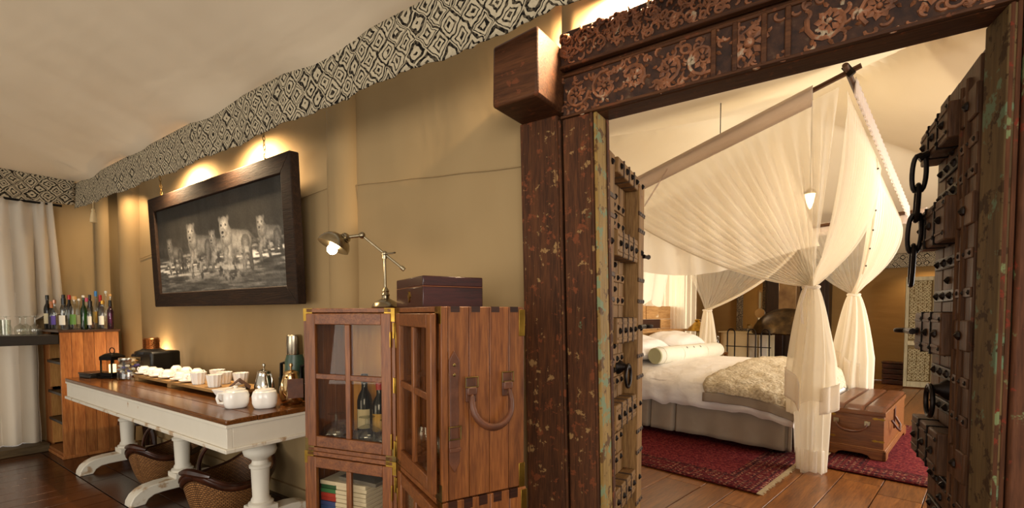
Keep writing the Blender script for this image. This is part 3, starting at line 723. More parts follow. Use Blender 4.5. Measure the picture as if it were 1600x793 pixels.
BOT = [(67, 0, 'wine', .335, .038, GLASSD, 'black', 'cream', 'dark wine bottle with cream label at the left end of the bar unit'),
 (76, 0, 'round', .27, .036, GLASSD, 'orange', 'dark', 'dark spirit bottle with orange cap beside the end wine bottle'),
 (84, 0, 'round', .285, .036, GLASS, 'rose', 'purple', 'clear bottle with purple label and rose gold cap'),
 (89, 2, 'wine', .34, .036, GLASSD, 'black', None, 'dark wine bottle standing behind the purple labelled bottle'),
 (99, 0, 'square', .295, .043, GLASS, 'black', 'white', 'square clear bottle with white label and black stopper'),
 (108, 2, 'wine', .335, .036, GLASSD, 'red', None, 'dark bottle with red capsule standing in the back row'),
 (116, 0, 'square', .315, .045, GLASS, 'cork', 'green', 'broad clear bottle with cork stopper and green label'),
 (123, 2, 'tall', .30, .034, GLASS, 'white', 'cream', 'white capped clear bottle behind the green bottle'),
 (131, 0, 'tall', .325, .034, GLASSG, 'white', None, 'green glass bottle with white cap'),
 (135, 2, 'round', .31, .034, GLASS, 'pink', 'white', 'clear bottle with pink red cap in the back row'),
 (142, 0, 'round', .275, .041, GLASS, 'black', 'white', 'clear bottle part filled with dark spirit and black cap'),
 (141, 3, 'wine', .345, .034, GLASSD, 'black', None, 'dark bottle half hidden behind the part filled clear bottle'),
 (150, 1, 'tall', .375, .036, GLASS, 'blue', 'gold', 'tall clear bottle with blue top and gold label'),
 (158, 3, 'round', .345, .035, GLASSAMB, 'red', None, 'amber bottle with red cap in the back row'),
 (163, 0, 'round', .28, .042, GLASS, 'gold', 'white', 'clear bottle with gold cap in the front row'),
 (167, 2, 'tall', .385, .034, GLASS, 'clear', None, 'tallest clear bottle with long frosted neck'),
 (174, 1, 'tall', .35, .036, GLASS, 'cork', 'cream', 'tall clear bottle with cork near the right end'),
 (180, 0, 'round', .285, .034, GLASSP, 'black', None, 'purple bottle at the right end of the bar unit')]
ROW = {0: -5.925, 1: -6.10, 2: -6.22, 3: -6.33}
for px, row, kind, h, r, g, cap, lab, label in BOT:
    base = {0: 1.135, 1: 1.156, 2: 1.178, 3: 1.196}[row]; sl = {0: .00464, 1: .00473, 2: .00482, 3: .00490}[row]
    y = base+(px-67)*sl
    y = max(y, 1.25) if row == 0 else y
    if row == 0:   # spread the front row along the unit
        y = 1.262+(px-97)/(180-97)*(1.628-1.262)
    elif y < 1.26: y = 1.27
    xr = ROW[row]
    if px < 90: xr, y = {67: (-6.44, 1.262), 76: (-6.33, 1.27), 84: (-6.22, 1.268), 89: (-6.34, 1.36)}[px]
    bottle(xr+(-.058 if row == 0 and px > 90 and BOT.index((px, row, kind, h, r, g, cap, lab, label)) % 2 else 0), y, BZ, kind, h, r*.74, g, cap, lab, label, 'bottles on the bar unit', random.uniform(-.2, .2), 'part filled' in label and 'half hidden' not in label)
# inverted glasses and tumblers on the counter
def wineglass(x, y, z, s, label, group, inv=True, mt=GLASS):
    t = thing('wine_glass', label, 'glass', (x, y, z), 0, group)
    p = [(.036, 0), (.041, .03), (.044, .055), (.036, .085), (.014, .102), (.005, .11), (.0045, .165), (.012, .172), (.036, .177), (.036, .179), (.0, .181)]
    if not inv: p = [(r, .181-zz) for r, zz in p][::-1]
    b = MB().lathe([(r*s, zz*s) for r, zz in (p[:5])] if inv else [(r*s, zz*s) for r, zz in p[-5:]], 24).build('bowl', mt, t)
    MB().lathe([(r*s, zz*s) for r, zz in (p[4:] if inv else p[:-4])], 24).build('stem', mt, t)
    return t
GP = [(-6.0, .995, 'second upside down wine glass on the black counter'), (-6.0, 1.09, 'upside down wine glass nearest the bottles on the black counter'), (-6.12, 1.05, 'upside down wine glass in the second row on the counter'), (-6.15, .93, 'upside down wine glass behind the tumblers on the counter')]
for x, y, l in GP: wineglass(x, y, 1.1585, .95, l, 'upside down glasses on the counter')
for x, y, l in ((-5.97, .90, 'tumbler on the black counter next to the wine glasses'), (-5.98, .835, 'leftmost tumbler on the black counter'), (-6.08, .86, 'tumbler in the second row on the black counter')):
    o = MB().lathe([(.0, .004), (.03, .004), (.034, .14), (.032, .14), (.027, .012), (.0, .012)], 24).build('tumbler', GLASS, loc=(x, y, 1.1585)); tag(o, l, 'glass', 'tumblers on the counter')

# dark stool behind the first leg
t = thing('stool', 'small dark wooden stool behind the first table leg', 'stool', (-5.68, 1.74, 0))
DARKW = wood('dark_stool', ('1d0e08', '32190e', '432416'), 'x', .3)
MB().lathe([(.15, .27), (.165, .28), (.165, .30), (.155, .31), (0, .312)], 24).build('seat', DARKW, t)
for k in range(4):
    a = PI/4+k*PI/2; MB().tube([(.09*math.cos(a), .09*math.sin(a), .28), (.125*math.cos(a), .125*math.sin(a), .14), (.135*math.cos(a), .135*math.sin(a), 0)], [.022, .03, .018], 8).build('leg', DARKW, t)

# cane baskets with upturned leather ends
BASK = mottled('dark_basket_leather', [(.3, '1c0d07'), (.7, '4a2514')], 9, .3, 0, .15)
def basket(loc, rz, s, label):
    t = thing('cane_basket', label, 'basket', loc, rz, 'baskets under the table')
    def rim(a): return .25+.115*abs(math.cos(a))**5
    def fn(u, v):
        a = 2*PI*u; q = .60+.40*v**.6
        return (.30*q*math.cos(a)*s, .21*q*math.sin(a)*s, (.012+(rim(a)-.012)*v**1.15)*s)
    MB().grid(fn, 64, 14, lambda u, v: (u*1.6, v*.3)).build('woven_body', WICKER, t, solid=.012)
    MB().lathe([(0, .008*s), (.185*s, .008*s)], 40, None, None, 1, .7).build('basket_bottom', BASK, t, solid=.01)
    def band(u, v):
        a = 2*PI*u; q = 1.0+.03*math.sin(v*PI); z = rim(a)-.036*(1-v)-.015*abs(math.cos(a))**4*(1-v)
        q *= .97+.03*v
        return (.305*q*math.cos(a)*s, .215*q*math.sin(a)*s, z*s)
    MB().grid(band, 64, 5).build('rim_band', BASK, t, solid=.016)
    MB().tube([(.31*math.cos(2*PI*i/48)*s, .22*math.sin(2*PI*i/48)*s, rim(2*PI*i/48)*s) for i in range(48)], .012*s, 8, True).build('rim_roll', BASK, t)
    for sg in (1, -1):   # curled ends
        MB().tube([((.27+.05*math.sin(q*2.2))*sg*s, (-.11+.22*k/6)*s, (.345+.02*math.sin(k/6*PI))*s) for k in range(7) for q in (k/6,)], [.012*s, .02*s, .024*s, .026*s, .024*s, .02*s, .012*s], 8).build('end_roll', BASK, t)
    MB().tube([(.03*math.sin(a)*s, .22*math.cos(a)*s, (.235+.255*math.sin(a))*s) for a in [PI*i/20 for i in range(21)]], .013*s, 8, flat=1.5).build('carrying_handle', BASK, t)
    for sg in (1, -1): MB().tube([(.0, .212*sg*s, .25*s), (.0, .20*sg*s, .15*s), (0, .17*sg*s, .06*s), (0, .125*sg*s, .012*s)], .011*s, 6, flat=.6).build('side_rib', BASK, t)
basket((-4.50, 1.56, 0), rad(-62), .95, 'brown cane basket between the first and second table legs')
basket((-3.36, 1.53, 0), rad(-62), 1.06, 'larger brown cane basket between the second and third table legs')

# ------------------------------------------------------------------ things on the table
t = thing('flat_box', 'flat black box lying at the left end of the table', 'box', (-5.475, 1.37, TZ), rad(8))
MB().box(-.10, .10, -.08, .08, 0, .03).build('box_base', BLACK, t, bevel=.004); MB().box(-.105, .105, -.085, .085, .031, .045).build('box_lid', BLACKWOOD, t, bevel=.004)
t = thing('lantern', 'black metal candle lantern with glass sides', 'lantern', (-5.28, 1.44, TZ), rad(25))
MB().box(-.075, .075, -.075, .075, 0, .014).box(-.06, .06, -.06, .06, .014, .05).build('lantern_base', DARKMETAL, t, bevel=.004)
for a in (-1, 1):
    for b in (-1, 1): MB().box(a*.055-.005, a*.055+.005, b*.055-.005, b*.055+.005, .05, .16).build('corner_bar', DARKMETAL, t)
for k in range(4): MB().box(-.05, .05, -.052, -.05, .05, .16, Matrix.Rotation(k*PI/2, 4, 'Z')).build('pane', PANE, t)
MB().lathe([(.09, .16), (.09, .19), (.05, .215), (.03, .22)], 4, Matrix.Rotation(PI/4, 4, 'Z')).build('lantern_roof', DARKMETAL, t)
MB().tube(ring_pts((0, 0, .24), .026, 'y', 16, 1), .004, 6, True).build('lantern_ring', DARKMETAL, t)
MB().cyl((0, 0, .05), (0, 0, .12), .026, 16).build('candle', plain('wax', 'efe0c0', .5, emit='ffd79a', es=3), t)
t = thing('coffee_machine', 'black coffee machine with a ribbed copper top', 'coffee machine', (-5.21, 1.72, TZ), rad(12))
MB().box(-.07, .16, -.11, .15, 0, .225).build('machine_body', BLACK, t, bevel=.02)
MB().box(-.16, -.07, -.10, .12, .13, .2).build('machine_head', BLACK, t, bevel=.015); MB().box(-.17, -.07, -.1, .12, 0, .02).build('drip_tray', DARKMETAL, t, bevel=.004)
MB().lathe([(.13, .2), (.125, .222), (.085, .235), (.07, .245)], 28, Matrix.Translation((-.02, 0, 0))).build('machine_collar', BLACK, t)
m = [(.062, .24)]
for k in range(9): m += [(.067, .245+k*.011), (.062, .2495+k*.011)]
MB().lathe(m+[(.06, .345), (0, .347)], 28, Matrix.Translation((-.02, 0, 0))).build('copper_top', COPPER, t)
t = thing('glow_lamp', 'small shaded lamp glowing against the wall behind the coffee machine', 'lamp', (-5.50, 1.83, TZ))
MB().lathe([(.05, 0), (.05, .012), (.012, .02), (.008, .08)], 20).build('base', DARKMETAL, t)
MB().ball((0, 0, .105), .018, 12, 8).build('bulb', plain('lit_glass', 'fff0d0', .3, emit='ffc987', es=14), t)
point('glow_lamp_light', (-5.48, 1.84, TZ+.15), 9, WARM, .02)
t = thing('sweet_jar', 'glass sweet jar with steel lid and wrapped sweets', 'jar', (-5.055, 1.50, TZ))
MB().lathe([(.085, 0), (.094, .01), (.094, .125), (.076, .15), (.076, .16)], 28).build('glass_body', GLASS, t)
MB().lathe([(.080, .157), (.082, .16), (.082, .185), (.074, .19), (0, .19)], 28).build('lid', SILVER, t)
SW = [plain('sweet%d' % i, c, .3) for i, c in enumerate(('e8dfd0', '4b3a8a', 'c9a24a', '8a8f98', '5a2a20'))]
for k in range(42):
    a = random.uniform(0, 2*PI); r = .074*math.sqrt(random.random()); z = .018+.112*random.random()
    MB().ball((0, 0, 0), .014, 7, 5, (1.3, .8, .8)).build('sweet', SW[k % 5], t, loc=(r*math.cos(a), r*math.sin(a), z), rz=a*3)
TRAYW = wood('tray_wood', ('7b5a34', '9c7848', 'b08c5a'), 'x', .5, 1, .15, .1)
t = thing('serving_tray', 'long footed wooden serving board holding the white cups', 'tray', (-4.15, 1.63, TZ))
for k in range(3): MB().box(-.78, .84, -.145+.097*k, -.145+.097*(k+1)-.001, .028, .05).build('tray_plank', TRAYW, t, bevel=.003)
for x in (-.72, -.06, .76): MB().box(x-.035, x+.035, -.145, .145, 0, .028).build('tray_foot', TRAYW, t, bevel=.003)
RT = TZ+.0505
def cup(x, y, rz, label):
    t = thing('cup', label, 'cup', (x, y, RT), rz, 'upturned white cups on the tray')
    MB().lathe([(.0, .009), (.06, .012), (.066, .018), (.064, .0195), (.03, .012), (.0, .012)], 28).build('saucer', CHINA, t)
    MB().lathe([(.044, .019), (.045, .024), (.042, .045), (.033, .062), (.024, .068), (.024, .072), (0, .072)], 28).build('cup_body', CHINA, t)
    MB().tube([(.041, 0, .03), (.058, 0, .03), (.066, 0, .045), (.056, 0, .058), (.038, 0, .056)], .0045, 7).build('handle', CHINA, t)
CUPS = [(-4.86, 1.54, 'first upturned white cup at the left end of the tray front row'), (-4.71, 1.55, 'second upturned white cup in the tray front row'), (-4.56, 1.54, 'third upturned white cup in the tray front row'),
        (-4.40, 1.55, 'fourth upturned white cup in the tray front row'), (-4.18, 1.55, 'upturned white cup right of the tray centre'), (-4.02, 1.55, 'last upturned white cup before the fluted bowls'),
        (-4.68, 1.71, 'upturned white cup at the left of the tray back row'), (-4.48, 1.71, 'middle upturned white cup of the tray back row'), (-4.28, 1.71, 'upturned white cup at the right of the tray back row')]
for i, (x, y, l) in enumerate(CUPS): cup(x, y, rad(-150+i*23), l)
def flute(a, i): return .045*math.cos(12*a)
FL = [(-3.86, 1.55, 'fluted white bowl nearest the last cup'), (-3.73, 1.67, 'fluted white bowl in the second place along the tray'), (-3.62, 1.555, 'fluted white bowl in front of the folded card'), (-3.58, 1.715, 'fluted white bowl at the back near the coffee pot'), (-3.93, 1.71, 'fluted white bowl behind the last cup')]
for x, y, l in FL:
    o = MB().lathe([(0, .005), (.036, .0), (.04, .008), (.052, .086), (.049, .086), (.036, .012), (0, .01)], 48, wave=flute).build('fluted_bowl', CHINA, loc=(x, y, RT)); tag(o, l, 'bowl', 'fluted white bowls on the tray')
BROWNCARD = plain('brown_card', '3a2019', .6)
o = MB().prism([(-.07, 0), (-.002, .06), (.002, .06), (.07, 0), (.066, 0), (0, .056), (-.066, 0)], -.09, .09).build('folded_card', BROWNCARD, loc=(-3.41, 1.62, RT), rz=rad(62)); tag(o, 'dark brown folded card standing on the tray end behind the white dish', 'card')
t = thing('dish', 'square white flared dish with sachets beside the sugar pots', 'dish', (-3.27, 1.49, TZ), rad(10))
MB().lathe([(0, .004), (.05, .0), (.055, .006), (.10, .075), (.096, .077), (.05, .012), (0, .012)], 4, Matrix.Rotation(PI/4, 4, 'Z')).build('dish_body', CHINA, t, bevel=.004)
for k in range(4): MB().box(-.055, .055, -.012, .012, 0, .004, Matrix.Translation((-.02+.014*k, .01*k, .058+.007*k)) @ Matrix.Rotation(rad(-28), 4, 'Y') @ Matrix.Rotation(rad(20+8*k), 4, 'Z')).build('sachet', (TRAYW, plain('sachet_tan', 'b89462', .6))[k % 2], t)
def pot(x, y, rz, label):
    t = thing('sugar_pot', label, 'pot', (x, y, TZ), rz, 'white lidded pots')
    def sq(a, i): return .14*abs(math.sin(2*a))**1.5
    MB().lathe([(.05, 0), (.058, .006), (.067, .03), (.069, .075), (.062, .098), (.05, .106)], 40, wave=sq).build('pot_body', CHINA, t)
    MB().lathe([(.054, .105), (.052, .111), (.03, .116), (.011, .118), (.010, .122), (.014, .127), (.010, .132), (0, .133)], 28).build('lid', CHINA, t)
    MB().tube([(-.062, 0, .09), (-.09, 0, .092), (-.098, 0, .065), (-.09, 0, .036), (-.068, 0, .032)], .008, 8).build('handle', CHINA, t)
pot(-2.99, 1.40, rad(75), 'white sugar pot at the left of the pair on the table corner'); pot(-2.845, 1.50, rad(-30), 'white sugar pot at the right of the pair on the table corner')
def jug(x, y, s, rz, mt, label, wr=False):
    t = thing('coffee_pot', label, 'pot', (x, y, TZ), rz)
    MB().lathe([(.05*s, 0), (.062*s, .012*s), (.07*s, .04*s), (.066*s, .09*s), (.05*s, .15*s), (.043*s, .18*s), (.045*s, .186*s), (.041*s, .188*s)], 32).build('pot_body', mt, t)
    MB().lathe([(.045*s, .186*s), (.042*s, .192*s), (.02*s, .202*s), (.006*s, .206*s), (.006*s, .222*s), (.012*s, .23*s), (.010*s, .242*s), (0, .246*s)], 24).build('lid', mt, t)
    MB().tube([(-.045*s, 0, .165*s), (-.08*s, 0, .17*s), (-.098*s, 0, .14*s), (-.095*s, 0, .08*s), (-.066*s, 0, .05*s)], .007*s, 8).build('handle', mt, t)
    MB().tube([(.045*s, 0, .155*s), (.065*s, 0, .175*s), (.072*s, 0, .185*s)], [.016*s, .012*s, .008*s], 8).build('spout', mt, t)
    if wr:
        MB().box(-.045, .045, -.004, .0, .045, .165, Matrix.Rotation(rad(62)-rz, 4, 'Z') @ Matrix.Translation((0.02, -.082, 0))).build('leather_tag', LEATHER, t, bevel=.002)
jug(-3.21, 1.69, .93, rad(-175), SILVER, 'silver coffee pot with a knob lid behind the sugar pots')
jug(-2.83, 1.66, 1.04, rad(120), GOLDY, 'warm silver coffee pot with a brown leather tag beside the trunk', True)
def flask(x, y, s, label):
    t = thing('flask', label, 'flask', (x, y, TZ), 0, 'green flasks')
    MB().lathe([(.052*s, 0), (.055*s, .006), (.055*s, .22*s), (.046*s, .25*s), (.046*s, .26*s)], 28).build('flask_body', FLASK, t)
    MB().lathe([(.047*s, .258*s), (.049*s, .262*s), (.044*s, .37*s), (.038*s, .376*s), (0, .377*s)], 28).build('steel_cup', plain('steel%d' % int(x*-100), 'a59a86', .25, 1), t)
    MB().tube([(-.05*s, -.02, .21*s), (-.10*s, -.03, .2*s), (-.105*s, -.03, .1*s), (-.052*s, -.02, .09*s)], .01*s, 8).build('handle', DARKMETAL, t)
flask(-3.02, 1.80, 1.13, 'green flask with steel cup, left one beside the trunk'); flask(-2.80, 1.81, 1.10, 'green flask half hidden behind the trunk, right one')
o = MB().lathe([(.045, 0), (.045, .12), (.03, .13), (.03, .15), (0, .15)], 24).build('canister', plain('dark_green', '1c2820', .35), loc=(-3.20, 1.835, TZ)); tag(o, 'small dark green canister left of the green flasks', 'canister')

# ------------------------------------------------------------------ picture of lionesses running through water
def print_mesh(Wp, Hp):
    nu, nv = 230, 84
    U, V = np.meshgrid(np.linspace(0, 1, nu), np.linspace(0, 1, nv))     # V down
    rs = np.random.RandomState(4)
    def fbm(sx, sy, o=4, seed=0):
        r = np.random.RandomState(seed); out = np.zeros_like(U); amp = 1; tot = 0
        for k in range(o):
            gx, gy = max(2, int(sx*2**k)), max(2, int(sy*2**k)); g = r.rand(gy+2, gx+2)
            x = U*gx; y = V*gy; i = np.floor(x).astype(int); j = np.floor(y).astype(int); fx = x-i; fy = y-j
            fx = fx*fx*(3-2*fx); fy = fy*fy*(3-2*fy)
            a = g[j, i]*(1-fx)+g[j, i+1]*fx; b = g[j+1, i]*(1-fx)+g[j+1, i+1]*fx
            out += amp*(a*(1-fy)+b*fy); tot += amp; amp *= .55
        return out/tot
    A = 2.75                                                           # width over height
    img = .11+.05*fbm(30, 3, 4, 1)+.10*np.clip(1-np.abs(V-.47)/.14, 0, 1)*fbm(50, 14, 3, 2)
    line = .50-.05*U+.02*np.sin(U*20)
    water = np.clip((V-line-.06)/.03, 0, 1)
    st = fbm(9, 46, 4, 3); st2 = fbm(16, 70, 3, 8)
    wcol = .12+.22*st2+.75*np.clip((st-.52)/.12, 0, 1)*np.clip(1-np.abs(V-.74+.08*U)/.2, .15, 1)
    img = img*(1-water)+wcol*water
    def cap(ax, ay, bx, by, ra, rb):
        px, py = (U-ax)*A, V-ay; bx_, by_ = (bx-ax)*A, by-ay
        h = np.clip((px*bx_+py*by_)/(bx_**2+by_**2+1e-9), 0, 1)
        return np.hypot(px-bx_*h, py-by_*h)-(ra+(rb-ra)*h)
    def blob(d, val, soft=.012):
        nonlocal img
        m = np.clip(.5-d/soft, 0, 1)
        shade = np.clip(.62+.38*(-d/.05), .45, 1.15)
        img = img*(1-m)+val*tex*shade*m
    tex = .82+.36*fbm(90, 34, 3, 11)
    def lion(x, y, s, v, lean=.0):
        X = lambda q: x+q*s/A
        Yq = lambda q: y+q*s
        blob(cap(X(.62), Yq(.10), X(.70), Yq(.48), .085*s, .045*s), v*.55)          # far hind leg
        blob(cap(X(.20), Yq(.22), X(.30), Yq(.60), .07*s, .045*s), v*.55)           # far foreleg
        blob(cap(X(.12), Yq(.06), X(.58), Yq(.10), .17*s, .15*s), v*.80)            # trunk
        blob(cap(X(.55), Yq(.12), X(.50), Yq(.46), .12*s, .05*s), v*.68)            # near hind leg
        blob(cap(X(.70), Yq(.02), X(.92), Yq(.16), .022*s, .016*s), v*.6)           # tail
        blob(cap(X(.02), Yq(.02), X(.05), Yq(.22), .17*s, .13*s), v)                # chest
        blob(cap(X(.0), Yq(.2), X(-.10+lean), Yq(.42), .08*s, .055*s), v*.95)       # near foreleg, reaching
        blob(cap(X(-.10+lean), Yq(.42), X(-.04+lean), Yq(.58), .055*s, .05*s), v*.9)
        blob(cap(X(.04), Yq(-.02), X(.0), Yq(-.08), .16*s, .15*s), v*.88)        # neck
        for q in (-.15, .09): blob(cap(X(q), Yq(-.275), X(q), Yq(-.265), .042*s, .04*s), v*.8)     # ears
        blob(cap(X(-.03), Yq(-.17), X(-.04), Yq(-.13), .14*s, .13*s), v*1.08)      # head
        blob(cap(X(-.07), Yq(-.06), X(-.07), Yq(-.04), .085*s, .07*s), v*1.25)     # muzzle
        for q in (-.115, .015): blob(cap(X(q), Yq(-.18), X(q+.015), Yq(-.18), .017*s, .014*s), .12, .008)
        blob(cap(X(-.09), Yq(-.075), X(-.06), Yq(-.075), .022*s, .02*s), .12, .008)
        blob(cap(X(-.09), Yq(-.015), X(-.05), Yq(-.015), .010*s, .010*s), .14, .008)
    lion(.20, .62, .26, .42); lion(.115, .50, .46, .42); lion(.85, .46, .46, .52); lion(.325, .44, .66, .50); lion(.50, .50, .46, .52); lion(.60, .46, .70, .58, .05)
    sp = fbm(44, 26, 4, 21)                                            # spray round the legs
    for cx, cy, rx, ry in ((.13, .66, .10, .10), (.34, .72, .16, .2), (.53, .66, .06, .2), (.62, .78, .17, .2), (.74, .62, .08, .1), (.90, .60, .10, .1)):
        m = np.clip(1-np.hypot((U-cx)/rx, (V-cy)/ry), 0, 1)*np.clip((sp-.46)/.12, 0, 1); img = img*(1-m)+.66*m
    img = np.clip(img**.8*1.02*(.92+.16*rs.rand(nv, nu)), 0, 1)
    verts = [((u-.5)*Wp, 0, (.5-v)*Hp) for v in np.linspace(0, 1, nv) for u in np.linspace(0, 1, nu)]
    faces = [(j*nu+i, (j+1)*nu+i, (j+1)*nu+i+1, j*nu+i+1) for j in range(nv-1) for i in range(nu-1)]
    me = bpy.data.meshes.new('print'); me.from_pydata(verts, [], faces); at_ = me.color_attributes.new('tone', 'FLOAT_COLOR', 'POINT')
    g = img.reshape(-1); arr = np.ones((len(g), 4), dtype=np.float32)
    l = g**2.2; arr[:, 0] = l*1.0; arr[:, 1] = l*.93; arr[:, 2] = l*.80
    at_.data.foreach_set('color', arr.reshape(-1)); me.update()
    m, nt, p = nodes('photo_print'); a = N(nt, 'ShaderNodeAttribute', attribute_name='tone'); link(nt, a.outputs['Color'], p.inputs['Base Color']); p.inputs['Roughness'].default_value = .6; p.inputs['Specular IOR Level'].default_value = .2
    me.materials.append(m); return me
PW, PH = 2.36, .99
t = thing('framed_photograph', 'large dark framed photograph of lionesses running through water on the canvas wall', 'picture', (-4.11, 1.79, 1.91))
t.rotation_euler.x = rad(2.2)
fw = .125
ft = lambda poly, name: MB().prism(poly, -.035, .03).build(name, FRAMEWOOD, t, bevel=.006)
a, b = PW/2, PH/2
ft([(-a, b), (a, b), (a-fw, b-fw), (-a+fw, b-fw)], 'frame_rail'); ft([(-a, -b), (-a+fw, -b+fw), (a-fw, -b+fw), (a, -b)], 'frame_rail')
ft([(-a, -b), (-a, b), (-a+fw, b-fw), (-a+fw, -b+fw)], 'frame_stile'); ft([(a, -b), (a-fw, -b+fw), (a-fw, b-fw), (a, b)], 'frame_stile')
o = bpy.data.objects.new('photo_print', print_mesh(PW-2*fw, PH-2*fw)); COL.objects.link(o); o.parent = t; o.location = (0, -.012, 0)
MB().box(-a+.2, a-.2, .03, .142, -.42, -.30).build('wall_batten', FRAMEWOOD, t)
for x in (-.98, .80):
    hk = MB().tube([(x, .01, b-.02), (x, .01, b+.03)], .005, 6).build('hanging_chain', BRASSDULL, t)
    for k in range(9):
        z = b+.04+k*.03
        lp = [(x+(.008*math.cos(q) if k % 2 else 0), .01+(0 if k % 2 else .008*math.cos(q)), z+.019*math.sin(q)) for q in [2*PI*i/10 for i in range(10)]]
        MB().tube(lp, .0028, 5, True).build('chain_link', BRASSDULL, hk)
# cans of the downlights that hang behind the valance
def downlight(x, y, z, label, tgt, power, ang=95):
    t = thing('downlight', label, 'lamp', (x, y, z), 0, 'downlights behind the valance')
    MB().lathe([(.035, .0), (.038, .0), (.038, .09), (.02, .1), (0, .1)], 20).build('can', DARKMETAL, t)
    MB().lathe([(0, .02), (.03, .02)], 16).build('lens', plain('lit_lens%d' % int(x*-100), 'fff2d8', .4, emit='ffd090', es=6), t)
    MB().tube([(0, 0, .1), (0, .05, .14), (0, WY-y, .16)], .006, 6).build('bracket', DARKMETAL, t)
    spot('downlight_lamp', (x, y, z-.01), tgt, power, WARM, ang, .7, .03)
downlight(-4.70, 1.70, 2.56, 'downlight behind the valance over the left of the photograph', (-4.70, 1.99, 2.3), 170, 160)
downlight(-3.62, 1.70, 2.56, 'downlight behind the valance over the right of the photograph', (-3.62, 1.99, 2.3), 170, 160)
downlight(-5.95, 1.68, 2.56, 'downlight behind the valance in the far left corner', (-6.2, 1.99, 1.9), 20, 150)
downlight(-.76, 1.85, 2.68, 'downlight above the carved lintel', (-.85, 1.92, 2.3), 170, 165)

